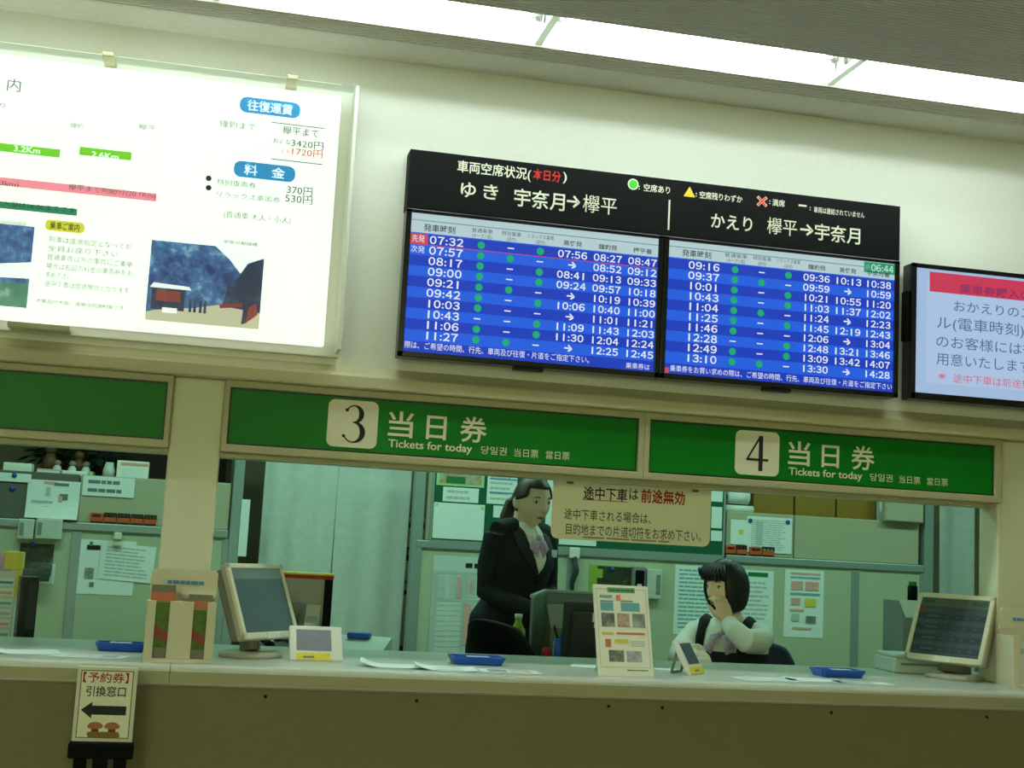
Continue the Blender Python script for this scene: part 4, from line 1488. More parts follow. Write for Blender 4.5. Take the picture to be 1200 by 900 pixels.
pinned(571, 548, 606, 591, 'white sheet with two blue rules beside the standing clerk', YBD, extra=[(0.08, 0.30, 1, 0.335, 'ink_blue'), (0.08, 0.67, 1, 0.705, 'ink_blue')], lines=6)
pinned(578, 593, 606, 607, 'white slip just left of the standing clerk shoulder', YBD)
pinned(640, 560, 650, 620, 'white strip seen between the standing clerk and the hanging notice', YBD)
pinned(655, 626, 699, 639, 'white strip low on the board under the hanging notice', YBD - 0.002)
pinned(833.5, 572, 847, 588, 'topmost of three white slips right of the hanging notice', YBD)
pinned(833.5, 594, 846, 619, 'middle of three white slips right of the hanging notice', YBD)
pinned(833, 622, 846, 634, 'lowest of three white slips right of the hanging notice', YBD)

YR = YP - 0.001
o = pinned(505, 652, 590, 772, 'tall printed schedule poster with red columns left of the standing clerk', YR, 'office_white', name='schedule_poster', cat='poster', group='posters in the office')
mb = MB('ink_soft')
mb.m = MATS['ink_soft']
hw, hh = 0.20, 0.26
a_ = P(547, 712, YR)


SPK = [0]


def sp(x0, y0, x1, y1, m):
    v, w_ = P(505 + x0 * 85, 652 + y0 * 120, YR), P(505 + x1 * 85, 652 + y1 * 120, YR)
    SPK[0] += 1
    mb.rect(v.x, w_.z, w_.x, v.z, YR - 0.0016 - 0.00008 * (SPK[0] % 40) - (0.004 if m == 'pink' else 0), m)


sp(0.48, 0.065, 0.57, 0.115, 'ink')
sp(0.60, 0.07, 0.68, 0.12, 'ink')
for q in ((0.03, 0.165, 0.98, 0.17), (0.02, 0.165, 0.03, 0.98), (0.02, 0.43, 0.98, 0.435), (0.44, 0.17, 0.445, 0.97)):
    sp(*q, 'ink_pale')
for k in range(9):
    for (u, w_) in ((0.05, 0.2), (0.24, 0.42), (0.47, 0.62), (0.66, 0.95)):
        sp(u, 0.20 + k * 0.024, w_, 0.208 + k * 0.024, 'ink_pale')
        sp(u, 0.47 + k * 0.05, w_, 0.478 + k * 0.05, 'ink_pale')
sp(0.07, 0.18, 0.36, 0.19, 'ink_soft')
sp(0.37, 0.20, 0.40, 0.40, 'pink')
sp(0.55, 0.24, 0.575, 0.36, 'pink')
sp(0.46, 0.46, 0.51, 0.86, 'pink')
sp(0.06, 0.93, 0.34, 0.96, 'pink')
pt = mb.build('print', o, world=True)
pinned(919, 668, 965, 747, 'printed price sheet with coloured boxes on the right partition', YR, lines=0, extra=[(0.14, 0.04, 0.9, 0.07, 'pink'), (0.14, 0.10, 0.9, 0.125, 'ink_teal'), (0.16, 0.17, 0.46, 0.30, 'pink'), (0.52, 0.17, 0.86, 0.30, 'pink'), (0.14, 0.34, 0.9, 0.37, 'ink_teal'), (0.16, 0.42, 0.4, 0.52, 'pink'), (0.52, 0.42, 0.8, 0.54, 'ink_yellow'), (0.14, 0.58, 0.5, 0.61, 'pink'), (0.18, 0.65, 0.38, 0.76, 'ink_pale'), (0.55, 0.68, 0.8, 0.78, 'ink_soft'), (0.2, 0.85, 0.7, 0.87, 'pink')])
pinned(855, 668, 906, 749, 'white sheet with a green heading behind the seated clerk head', YR, lines=12, ly=0.7, extra=[(0.4, 0.03, 0.86, 0.09, 'ink_green')])
pinned(790, 663, 838, 744, 'blue-ruled white sheet left of the seated clerk', YR, lines=15, lm='ink_teal', ly=0.92, pins=[(820, 667)])
pinned(875, 606, 928, 648, 'white table sheet held by two blue magnets on the right partition', YP - 0.001, lines=14, extra=[(0.2, 0.13, 0.35, 0.8, 'ink_pale')], pins=[(879, 610), (923, 612)])
pinned(856, 609, 875, 638, 'small white card with a yellow dot beside the table sheet', YP - 0.001, extra=[(0.5, 0.40, 0.78, 0.58, 'ink_yellow')])
pinned(690, 663, 742, 705, 'bright flyer with a dark picture behind the cream poster', YR, mat('leaf_lime', (150, 176, 60), 0.7), name='flyer', extra=[(0.18, 0.02, 1, 1, 'pic_dark'), (0.1, 0.1, 0.3, 0.35, 'leaf_lime')], pins=[(718, 667)], cat='flyer')
# left partition papers
pinned(31, 563, 93, 608, 'white drawing sheet on the left partition below its top edge', YP - 0.002, sag=0.08, lines=0, extra=[(0.3, 0.03, 0.55, 0.1, 'pink'), (0.5, 0.06, 0.78, 0.13, 'ink_soft'), (0.36, 0.18, 0.44, 0.4, 'ink_pale'), (0.62, 0.34, 0.78, 0.5, 'ink_soft'), (0.6, 0.4, 0.68, 0.56, 'pink'), (0.1, 0.54, 0.5, 0.6, 'ink_pale'), (0.34, 0.68, 0.7, 0.73, 'pink')])
pinned(97, 559, 158, 582, 'narrow lettered paper strip on the light fabric of the left partition', YP - 0.001, lines=2, lm='ink_soft')
pinned(-20, 554, 37, 564, 'white slip held by a blue magnet at the top left', YP - 0.004, pins=[(17, 557)])
q = MB('pin_blue')
v = P(14.5, 572, YP)
q.tube([(v.x, YP + 0.004, v.z), (v.x, YP - 0.004, v.z), (v.x, YP - 0.010, v.z)], [0.014, 0.014, 0.010], seg=14)
tag(base(q.build('magnet')), 'blue magnet alone on the dark fabric at the left', 'magnet')
pinned(92, 633, 158, 697, 'larger white sheet with small sketches on the left lower panel', YR, extra=[(0.12, 0.10, 0.36, 0.19, 'ink'), (0.16, 0.04, 0.22, 0.12, 'ink_soft'), (0.12, 0.52, 0.28, 0.72, 'pic_c'), (0.22, 0.78, 0.3, 0.86, 'ink_soft')])
pinned(117, 638, 181, 681, 'white typed sheet clipped over the sketch sheet', YR - 0.004, lines=9, tilt=R(3))
q = MB('plastic_cream')
v = P(138, 632, YP)
q.box((v.x - 0.02, YP - 0.03, v.z - 0.035), (v.x + 0.02, YP - 0.001, v.z + 0.035), bev=0.006)
q.box((v.x - 0.02, YP - 0.033, v.z - 0.008), (v.x + 0.02, YP - 0.03, v.z + 0.002), 'plastic_shade')
tag(base(q.build('paper_clip')), 'cream clip holding the typed sheet on the left panel', 'clip')
pinned(22, 637, 62, 680, 'curled dark photo flyer with a yellow-green corner at the left', YR - 0.004, 'pic_dark', name='flyer', sag=0.25, extra=[(0.6, 0.7, 0.95, 0.95, 'leaf_lime')], pins=[(38, 638)], cat='flyer')
pinned(34, 660, 64, 684, 'white sheet under the curled dark flyer', YR, lines=3)
pinned(281, 585, 291, 652, 'white paper strip on the slim post beside the curtain', YP - 0.011)
for (a, b_, c, d, lab, mm) in ((21, 608, 40, 632, 'beige wall box at the left, beside a switch box', 'wallbox'), (42, 608, 73, 632, 'larger beige switch box with a blue magnet on the left panel', 'wallbox'),
                              (757, 667, 775, 702, 'white wall box beside the blue-ruled sheet', 'wallbox'), (741, 664, 756, 697, 'grey handset cradle on the middle partition', 'office_grey'),
                              (1036, 582, 1081, 612, 'grey-green wall box high on the right partition', 'partition_fabric')):
    v, w_ = P(a, (b_ + d) / 2, YP - 0.03), P(c, (b_ + d) / 2, YP - 0.03)
    zt, zb = P((a + c) / 2, b_, YP - 0.03).z, P((a + c) / 2, d, YP - 0.03).z
    r = empty('wall_box', ((v.x + w_.x) / 2, YP, zb), 0, lab, 'box')
    MB(mm).box((v.x, YP - 0.045, zb), (w_.x, YP - 0.0005, zt), bev=0.006).build('housing', r)
    c_ = MB('office_grey')
    if mm == 'office_grey':
        c_.box((v.x + 0.012, YP - 0.06, zb + 0.02), (w_.x - 0.012, YP - 0.0455, zt - 0.02), 'black', bev=0.006)
        c_.box((v.x + 0.02, YP - 0.064, zb + 0.03), (w_.x - 0.03, YP - 0.06, zb + 0.06), 'office_white')
        c_.build('handset', r)
    elif a == 757:
        c_.box((w_.x - 0.035, YP - 0.049, zb + 0.03), (w_.x - 0.012, YP - 0.0455, zt - 0.03)).build('switch', r)
    elif a == 1036:
        c_.box((v.x + 0.006, YP - 0.048, zb + 0.006), (w_.x - 0.006, YP - 0.0455, zt - 0.006), 'partition_fabric', bev=0.001).build('cover', r)
    else:
        c_.box((v.x + 0.01, YP - 0.048, zb + 0.02), (v.x + 0.03, YP - 0.0455, zt - 0.02)).build('switch', r)
# strap hanging from a clip
v = P(673, 648, YP - 0.02)
r = empty('hanging_strap', (v.x, YP - 0.02, v.z - 0.24), 0, 'dark strap hanging from a white clip on the middle partition', 'strap')
MB('plastic_white').box((v.x - 0.03, YP - 0.036, v.z - 0.03), (v.x + 0.03, YP - 0.015, v.z + 0.03), bev=0.006).build('clip', r)
MB('dark_grey').tube([(v.x, YP - 0.03, v.z - 0.02), (v.x + 0.012, YP - 0.03, v.z - 0.10), (v.x - 0.008, YP - 0.03, v.z - 0.17), (v.x - 0.002, YP - 0.028, v.z - 0.24)], [0.012, 0.018, 0.014, 0.008], seg=10).build('cord', r)

# ------------------------------------------------------------------ curtains
def curtain(x0, x1, z0, z1, Y, folds, amp, label, seed, group=None, slant=0.0):
    rr = random.Random(seed)
    ph = rr.random() * 6
    t = bmesh.new()
    nx, nz = 60, 24
    g = []
    for i in range(nx + 1):
        u = i / nx
        g.append([])
        for j in range(nz + 1):
            w_ = j / nz
            yy = amp * math.sin(u * folds * 6.283 + ph + 0.4 * math.sin(w_ * 3)) * (0.5 + 0.5 * w_) + 0.006 * noise.noise(Vector((u * 5, w_ * 6, seed)))
            xx = x0 + (x1 - x0) * u + slant * w_ * u * 0 + 0.012 * math.sin(w_ * 2.2 + ph) * u
            g[-1].append(t.verts.new((xx, Y + yy, z1 + (z0 - z1) * w_ + 0.006 * math.sin(u * 9 + ph) * w_)))
    for i in range(nx):
        for j in range(nz):
            t.faces.new((g[i][j], g[i][j + 1], g[i + 1][j + 1], g[i + 1][j]))
    bmesh.ops.recalc_face_normals(t, faces=t.faces)
    r = empty('curtain', ((x0 + x1) / 2, Y, z0), 0, label, 'curtain', group)
    o = MB('curtain_cloth').add(t, 'curtain_cloth', smooth=True).build('cloth', r)
    md = o.modifiers.new('s', 'SOLIDIFY')
    md.thickness = 0.003
    MB('office_white').box((x0, Y - 0.012, z1 - 0.03), (x1, Y + 0.012, z1 + 0.003)).build('heading_band', r)
    return r


YC = 3.2
xm = P(391, 620, YC).x
curtain(P(307, 600, YC).x, xm - 0.006, 0.30, 2.12, YC, 3.0, 0.010, 'left panel of the pale grey doorway curtain', 3)
curtain(xm + 0.006, P(475, 640, YC).x, 0.30, 2.12, YC, 2.4, 0.009, 'right panel of the pale grey doorway curtain', 8)
curtain(P(1099, 640, YC).x, P(1142, 640, YC).x, 0.4, 2.12, YC, 1.2, 0.03, 'narrow grey curtain at the right behind the customer screen', 5)
MB('socket_grey')
o = MB('socket_grey').tube([(0.12, YC, 2.135), (1.03, YC, 2.135)], 0.012).box((0.2, YC - 0.008, 2.14), (0.216, YC + 0.008, 2.6995)).box((0.95, YC - 0.008, 2.14), (0.966, YC + 0.008, 2.6995)).build('curtain_rod')
tag(base(o), 'rod carrying the doorway curtain panels', 'rod')
o = MB('socket_grey').tube([(4.2, YC, 2.135), (4.9, YC, 2.135)], 0.012).box((4.25, YC - 0.008, 2.14), (4.266, YC + 0.008, 2.6995)).box((4.84, YC - 0.008, 2.14), (4.856, YC + 0.008, 2.6995)).build('curtain_rod')
tag(base(o), 'rod carrying the narrow curtain at the right', 'rod')

# brown cupboard over the right partition, paper rolls, strip
Yc = 3.05
xs = [P(x, 590, Yc).x for x in (882, 931, 980, 1027)]
r = empty('wall_cupboard', ((xs[0] + xs[-1]) / 2, Yc, 0), 0, 'brown cupboard with three doors seen above the right partition', 'cupboard')
MB('brown_wood').box((xs[0] - 0.02, Yc + 0.02, 0.0), (xs[-1] + 0.02, Yc + 0.40, 2.1)).build('body', r)
for a, b_ in zip(xs, xs[1:]):
    MB('cabinet_brown').box((a + 0.006, Yc, 0.10), (b_ - 0.006, Yc + 0.0195, 2.08), bev=0.002).build('door', r)
v = P(1032, 592, 2.98)
o = MB('office_white').box((v.x - 0.018, 2.96, 0.0), (v.x + 0.018, 3.00, 2.1), bev=0.003).build('white_pole')
tag(base(o), 'white upright strip beside the brown cupboard', 'strip')
for (a, b_, c, d, lab) in ((852, 572, 876, 590, 'upper white paper roll left of the brown cupboard'), (849, 591, 882, 599.5, 'lower white paper roll left of the brown cupboard')):
    Yq = 2.885
    v, w_ = P(a, (b_ + d) / 2, Yq), P(c, (b_ + d) / 2, Yq)
    rad = (P(a, b_, Yq).z - P(a, d, Yq).z) / 2
    r = empty('paper_roll', ((v.x + w_.x) / 2, Yq, v.z - rad), 0, lab, 'paper roll', 'white paper rolls')
    MB('paper').tube([(v.x, Yq, v.z), (w_.x, Yq, v.z)], rad, seg=24).build('roll', r)
    MB('plastic_shade').tube([(v.x - 0.004, Yq, v.z), (w_.x + 0.004, Yq, v.z)], rad * 0.35, seg=12).build('core', r)
# dark shelf behind the curtain gap with stacked files
r = empty('open_shelf', (0.95, 3.75, 0), 0, 'dark open shelf glimpsed between the curtain and the green board', 'shelf')
for x_ in (0.84, 1.36):
    MB('brown_dark').box((x_, 3.55, 0), (x_ + 0.02, 3.95, 2.0)).build('upright', r)
for z_ in (0.3, 0.7, 1.05, 1.25, 1.45, 1.9):
    MB('brown_dark').box((0.8602, 3.55, z_), (1.3598, 3.95, z_ + 0.02)).build('shelf_board', r)
for z_, m, lab in ((1.07, 'office_white', 'white file tray on the dark shelf, lowest of the stack'), (1.27, 'dark_grey', 'dark file tray on the dark shelf, middle level'), (1.47, 'dark_grey', 'black file tray on the dark shelf, upper level')):
    f = MB(m)
    f.box((0.90, 3.56, z_ + 0.0005), (1.30, 3.86, z_ + 0.01), m)
    for q in (((0.90, 3.56), (0.906, 3.86)), ((1.294, 3.56), (1.30, 3.86)), ((0.906, 3.854), (1.294, 3.86))):
        f.box((q[0][0], q[0][1], z_ + 0.01), (q[1][0], q[1][1], z_ + 0.06), m)
    f.box((0.915, 3.565, z_ + 0.0105), (1.28, 3.84, z_ + 0.045), 'paper' if m == 'office_white' else 'office_grey')
    tag(base(f.build('file_tray')), lab, 'tray', 'file trays on the dark shelf')

# ------------------------------------------------------------------ things on the left partition top
r = empty('storage_cabinet', (-0.7, 3.2, 0), 0, 'low storage cabinet behind the left partition carrying small ornaments', 'cabinet')
MB('office_grey').box((-2.0, 2.93, 0.0), (0.02, 3.36, 1.585)).build('body', r)
MB('office_grey').box((-2.01, 2.915, 1.586), (0.03, 3.37, 1.606), bev=0.003).build('top', r)
r = empty('bookcase', (-0.45, 3.7, 0), 0, 'dark wooden bookcase behind the ornaments at the left', 'bookcase')
xq0 = P(50, 535, 3.5).x
MB('brown_dark').box((xq0, 3.5, 0.0), (xq0 + 0.03, 3.85, 2.3)).build('side_panel', r)
MB('brown_dark').box((0.02, 3.5, 0.0), (0.05, 3.85, 2.3)).build('side_panel', r)
MB('brown_dark').box((xq0 + 0.0302, 3.83, 0.0), (0.0198, 3.85, 2.3)).build('back_panel', r)
for z_ in (0.4, 0.9, 1.4, 1.62, 2.05):
    MB('brown_wood').box((xq0 + 0.0302, 3.5, z_), (0.0198, 3.829, z_ + 0.025)).build('shelf_board', r)
ZT = 1.606


def gx(px, py, Y):
    return P(px, py, Y).x


for (px, Y, wd, hh_, m, lab) in ((60, 2.98, 0.13, 0.028, 'pink', 'flat pink booklet lying on the left partition top'), (88, 2.98, 0.14, 0.026, 'paper_cream', 'flat cream booklet right of the pink one'), (103, 3.08, 0.07, 0.032, 'ink_yellow', 'small yellow packet at the end of the booklets'), (22, 2.99, 0.14, 0.05, 'paper_cream', 'cream folder leaning at the far left of the partition top')):
    o = MB(m).box((gx(px, 548, Y) - wd / 2, Y - 0.05, ZT + 0.0004), (gx(px, 548, Y) + wd / 2, Y + 0.05, ZT + hh_), bev=0.003)
    o.box((gx(px, 548, Y) - wd / 2 + 0.004, Y - 0.051, ZT + hh_ * 0.3), (gx(px, 548, Y) + wd / 2 - 0.004, Y - 0.049, ZT + hh_ * 0.7), 'paper')
    tag(base(o.build('booklet')), lab, 'booklet')
for (px, py, lab) in ((67, 548, 'white figurine on the left partition top, behind the pink booklet'), (85, 546, 'white figurine in the middle of three on the left partition top'), (101, 548, 'small white figurine beside the yellow packet')):
    Y = 3.035
    x = gx(px, py, Y)
    r = empty('figurine', (x, Y, ZT), 0, lab, 'ornament', 'white figurines on the partition top')
    MB('office_white').loft([(x, Y, ZT, 0.024, 0.020), (x, Y, ZT + 0.02, 0.026, 0.022), (x, Y, ZT + 0.045, 0.020, 0.017), (x, Y, ZT + 0.055, 0.012, 0.012)], seg=14).build('body', r)
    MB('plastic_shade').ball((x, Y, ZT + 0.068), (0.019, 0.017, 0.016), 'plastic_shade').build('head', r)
for (px, sc_, lab) in ((92, 1.0, 'brown wooden doll behind the white figurines, nearer the pillar'), (58, 1.25, 'taller brown wooden doll behind the pink booklet')):
    x, Y = gx(px, 545, 3.09), 3.09
    r = empty('wooden_doll', (x, Y, ZT), 0, lab, 'ornament', 'wooden dolls on the partition top')
    MB('brown_wood').loft([(x, Y, ZT, 0.028 * sc_, 0.026), (x, Y, ZT + 0.06 * sc_, 0.030 * sc_, 0.026), (x, Y, ZT + 0.095 * sc_, 0.017 * sc_, 0.016)], seg=16).build('body', r)
    MB('brown_wood').ball((x, Y, ZT + 0.115 * sc_), 0.026 * sc_, 'brown_wood').build('head', r)
x = gx(128, 552, 2.99)
r = empty('penguin_ornament', (x, 2.99, ZT), 0, 'black and white bird-shaped ornament beside the pink-topped box', 'ornament')
MB('office_white').loft([(x, 2.99, ZT, 0.03, 0.025), (x, 2.99, ZT + 0.04, 0.036, 0.03), (x, 2.99, ZT + 0.085, 0.022, 0.02)], seg=16).build('body', r)
MB('black').ball((x, 2.992, ZT + 0.105), (0.02, 0.02, 0.026)).build('head', r)
for s_ in (-1, 1):
    MB('black').tube([(x + s_ * 0.024, 2.985, ZT + 0.085), (x + s_ * 0.040, 2.98, ZT + 0.045), (x + s_ * 0.038, 2.975, ZT + 0.02)], [0.006, 0.011, 0.004], seg=8).build('wing', r)
xa, xb = gx(137, 550, 2.97), gx(174, 552, 2.97)
r = empty('gift_box', ((xa + xb) / 2, 3.0, ZT), 0, 'cream box with a pink band standing on the left partition top', 'box')
MB('paper_cream').box((xa, 2.955, ZT), (xb, 3.03, ZT + 0.098), bev=0.002).build('carton', r)
b = MB('pink').box((xa + 0.02, 2.952, ZT + 0.074), (xb - 0.004, 2.9555, ZT + 0.088), 'pink')
b.box((xa + 0.035, 2.952, ZT + 0.01), (xb - 0.02, 2.9555, ZT + 0.065), 'paper')
b.build('label', r)
xa, xb = gx(262, 545, 2.97), gx(272, 545, 2.97)
o = MB('paper_cream').box((xa - 0.05, 2.95, ZT + 0.0004), (xb, 3.02, ZT + 0.012))
tag(base(o.build('booklet')), 'thin cream booklet on the partition top right of the pillar', 'booklet')
# plants in front of the bookcase
for (px, hgt, seed, lab) in ((40 + 26, 0.26, 1, 'dark leafy pot plant in front of the bookcase, at its left end'), (118, 0.24, 2, 'dark leafy pot plant in front of the bookcase, nearer the pink-topped box')):
    rr = random.Random(seed)
    Y = 3.25
    x = gx(px, 540, Y)
    r = empty('pot_plant', (x, Y, ZT), 0, lab, 'plant', 'pot plants on the partition top')
    MB('brown_dark').loft([(x, Y, ZT, 0.045, 0.045), (x, Y, ZT + 0.08, 0.06, 0.06), (x, Y, ZT + 0.085, 0.062, 0.062)], seg=16).build('pot', r)
    lf = MB('leaf_dark')
    st = MB('leaf_dark')
    for k in range(110):
        a = rr.random() * 6.283
        el = rr.uniform(0.1, 1.4)
        L = rr.uniform(0.08, hgt * 0.7)
        d = Vector((math.cos(a) * math.cos(el), math.sin(a) * math.cos(el) * 0.6, math.sin(el)))
        p0 = Vector((x, Y, ZT + 0.08))
        p1 = p0 + d * L
        if k % 4 == 0:
            st.tube([p0, p1], 0.003, seg=5)
        t = bmesh.new()
        sd = d.cross(Vector((0, 0, 1))).normalized() * 0.030
        dn = (d + Vector((0, 0, -0.6))).normalized() * 0.07
        vs = [t.verts.new(p) for p in (p1 - dn * 0.2, p1 + sd + dn * 0.4, p1 + dn * 1.1, p1 - sd + dn * 0.4)]
        vs2 = [t.verts.new(v_.co + Vector((0, 0.001, 0.0015))) for v_ in vs]
        t.faces.new(vs)
        t.faces.new(vs2[::-1])
        for i in range(4):
            t.faces.new((vs[i], vs2[i], vs2[(i + 1) % 4], vs[(i + 1) % 4]))
        lf.add(t, 'leaf_dark')
    st.build('stem', r)
    lf.build('foliage', r)


# toy trains on the rails
def toy_train(px0, px1, py, z, label, cars):
    Y = YP + 0.0 - 0.002
    xa, xb = P(px0, py, Y).x, P(px1, py, Y).x
    r = empty('toy_train', ((xa + xb) / 2, Y, z), 0, label, 'toy train', 'orange toy trains on the partition rails')
    n = cars + 1
    st = (xb - xa) / n
    for k in range(n):
        a, b_ = xa + k * st + 0.003, xa + (k + 1) * st - 0.003
        h_ = 0.052 if k == 0 else 0.032
        c = MB('toy_orange')
        c.box((a, Y - 0.011, z + 0.008), (b_, Y + 0.004, z + h_), 'toy_orange', bev=0.002)
        if k:
            c.box((a, Y - 0.010, z + h_), (b_, Y + 0.003, z + h_ + 0.004), 'toy_dark')
            c.box((a, Y - 0.010, z + h_ + 0.018), (b_, Y + 0.003, z + h_ + 0.024), 'toy_dark')
            for q in range(4):
                xx = a + (b_ - a - 0.004) * q / 3
                c.box((xx, Y - 0.010, z + h_), (xx + 0.004, Y + 0.003, z + h_ + 0.02), 'toy_dark')
        else:
            c.box((a + 0.01, Y - 0.0115, z + 0.03), (b_ - 0.01, Y - 0.0105, z + 0.044), 'toy_dark')
        c.box((a + 0.002, Y - 0.010, z + 0.0004), (b_ - 0.002, Y + 0.002, z + 0.009), 'toy_dark')
        c.build('locomotive' if k == 0 else 'wagon', r)


toy_train(105, 184, 610, 1.3684, 'orange toy train with four wagons on the left partition rail', 4)
toy_train(849, 875, 652, 1.3834, 'short orange toy train on the right partition rail, left one', 1)
toy_train(877, 907, 654, 1.3834, 'short orange toy train on the right partition rail, under the table sheet', 1)

# ------------------------------------------------------------------ desks behind the counter
DZ = 0.90


def desk(x0, x1, y0, y1, label, peds):
    r = empty('office_desk', ((x0 + x1) / 2, (y0 + y1) / 2, 0), 0, label, 'desk', 'office desks behind the counter')
    MB('office_white').box((x0, y0, DZ - 0.028), (x1, y1, DZ), bev=0.004).build('desktop', r)
    for a, b_ in peds:
        MB('office_grey').box((a, y0 + 0.03, 0.0), (b_, y1 - 0.03, DZ - 0.0285), bev=0.004).build('pedestal', r)
        for k in range(3):
            z_ = 0.06 + k * 0.265
            d = MB('office_white').box((a + 0.01, y1 - 0.0295, z_), (b_ - 0.01, y1 - 0.014, z_ + 0.25), bev=0.003).build('drawer', r)
            MB('socket_grey').box(((a + b_) / 2 - 0.05, y1 - 0.0138, z_ + 0.19), ((a + b_) / 2 + 0.05, y1 - 0.006, z_ + 0.205), bev=0.002).build('handle', d)


desk(-1.8, -0.42, 0.53, 1.15, 'pale office desk behind the counter at the left', [(-1.3, -0.9)])
desk(0.16, 0.74, 0.53, 1.1, 'pale office desk before the grey curtain', [(0.2, 0.70)])
desk(1.18, 1.72, 0.53, 1.03, 'pale office desk between the two clerks', [(1.56, 1.71)])

# left desk
tray(50, 0.80, DZ + 0.0005, 0.13, 'blue coin tray on the left office desk', note=True)
Y = 0.72
x = PX(8, Y, DZ)
r = empty('computer_mouse', (x, Y, DZ), R(20), 'grey mouse on the left office desk', 'mouse')
MB('plastic_shade').loft([(0, 0, 0.0004, 0.030, 0.052), (0, 0, 0.018, 0.032, 0.054), (0, 0.006, 0.032, 0.022, 0.036), (0, 0.008, 0.036, 0.01, 0.016)], seg=18).build('shell', r, world=False)
MB('dark_grey').box((-0.004, -0.040, 0.024), (0.004, -0.022, 0.036), bev=0.002).build('wheel', r, world=False)
sheet(40, 0.60, DZ, 0.26, 0.10, R(10), 'white printed sheet at the front of the left office desk', group='papers on the left desk', prt=[(-0.2, -0.2, 0.0, 0.2, 'pink'), (0.1, -0.1, 0.3, 0.2, 'ink_pale')])
sheet(66, 0.70, DZ, 0.16, 0.2, R(-30), 'white clipboard sheet near the right edge of the left office desk', group='papers on the left desk')
Y = 0.90
x = PX(26, Y, DZ)
r = empty('card_reader', (x, Y, DZ), R(15), 'tall black upright reader on the left office desk', 'device')
MB('black_gloss').box((-0.032, -0.05, 0.02), (0.032, 0.03, 0.25), bev=0.006).build('body', r, world=False)
MB('black').box((-0.05, -0.07, 0.0), (0.06, 0.05, 0.02), bev=0.004).build('foot', r, world=False)
MB('dark_grey').box((-0.004, -0.054, 0.06), (0.026, -0.0505, 0.235), bev=0.001).build('front_cover', r, world=False)
Y = 0.98
xa, xb = PX(-22, Y, 1.1), PX(20, Y, 1.1)
r = empty('leaflet_rack', ((xa + xb) / 2, Y, DZ), 0, 'small rack of coloured leaflets at the far left, yellow corner on top', 'rack')
MB('office_white').box((xa, Y - 0.02, DZ), (xb, Y + 0.04, DZ + 0.30), bev=0.004).build('case', r)
f = MB('paper')
for k, m in enumerate(('ink_teal', 'pink', 'ink_pale', 'ink_teal', 'pink', 'ink_blue')):
    f.box((xa + 0.008, Y - 0.026, DZ + 0.02 + k * 0.038), (xb - 0.008, Y - 0.0205, DZ + 0.048 + k * 0.038), 'paper')
    f.box((xa + 0.06, Y - 0.0275, DZ + 0.026 + k * 0.038), (xb - 0.012, Y - 0.0262, DZ + 0.036 + k * 0.038), m)
f.build('card_pocket', r)
f = MB('ink_yellow').box((xb - 0.05, Y - 0.03, DZ + 0.27), (xb + 0.012, Y + 0.045, DZ + 0.335), bev=0.003)
f.box((xb - 0.004, Y - 0.03, DZ + 0.17), (xb + 0.012, Y + 0.01, DZ + 0.27), 'ink_yellow')
f.build('yellow_corner', r)
f = MB('scarf').box((xa + 0.02, Y - 0.028, DZ + 0.262), (xa + 0.10, Y - 0.021, DZ + 0.33), 'scarf')
f.build('purple_card', r)

# desk before the curtain: rack with a yellow and red top, keyboard, tray with a blue item
Y = 0.92
xa, xb, zt, zb = P(326, 700, Y).x, P(389, 700, Y).x, P(358, 671, Y).z, DZ
r = empty('brochure_rack', ((xa + xb) / 2, Y, DZ), 0, 'glass-fronted rack with a yellow and red top behind the left customer screen', 'rack')
MB('ink_red').box((xa, Y - 0.03, zt - 0.022), (xb, Y + 0.10, zt - 0.008)).build('red_band', r)
MB('ink_yellow').box((xa - 0.002, Y - 0.032, zt - 0.0078), (xb + 0.002, Y + 0.102, zt), bev=0.002).build('yellow_top', r)
MB('black').box((xb - 0.034, Y - 0.03, zb), (xb - 0.002, Y + 0.10, zt - 0.0225), bev=0.002).build('side_panel', r)
MB('black').box((xa, Y - 0.03, zb), (xa + 0.02, Y + 0.10, zt - 0.0225), bev=0.002).build('side_panel', r)
MB('acrylic_grey').box((xa + 0.0205, Y + 0.08, zb), (xb - 0.0345, Y + 0.095, zt - 0.0225)).build('back_panel', r)
MB('clear_acrylic').box((xa + 0.0205, Y - 0.028, zb), (xb - 0.0345, Y - 0.025, zt - 0.0225)).build('glass_front', r)
w_ = xb - xa
for a, m, hh_, tl, lab in ((0.50, 'brown_wood', 0.24, -13, 'brown leaflet leaning inside the rack with the yellow top'), (0.62, 'office_white', 0.18, 4, 'white leaflet in the middle of the rack with the yellow top'), (0.66, 'brochure_green', 0.17, 2, 'green striped leaflet at the right inside the rack with the yellow top')):
    mb = MB(m).box((-0.026, -0.004, 0), (0.026, 0.004, hh_), m)
    mb.rect(-0.022, hh_ * 0.6, 0.022, hh_ * 0.75, -0.004, 'ink_teal' if m != 'brown_wood' else 'cabinet_brown')
    mb.rect(-0.022, hh_ * 0.2, 0.022, hh_ * 0.3, -0.004, 'ink_pale' if m != 'brown_wood' else 'cabinet_brown')
    o = mb.build('leaflet')
    o.location = (xa + a * w_, Y - 0.005 + 0.026 * (m == 'office_white') + 0.05 * (m == 'brochure_green'), DZ + 0.010)
    o.rotation_euler = (R(-2), R(tl), 0)
    tag(o, lab, 'leaflet', 'leaflets inside the yellow-topped rack')
Y = 0.61
x = PX(440, Y, DZ)
r = empty('keyboard', (x, Y, DZ), R(-14), 'thin dark keyboard behind the small white price display', 'keyboard')
MB('dark_grey').prism_x([(-0.07, 0.0004), (0.07, 0.0004), (0.07, 0.030), (-0.07, 0.012)], -0.13, 0.10).build('body', r, world=False)
k = MB('black')
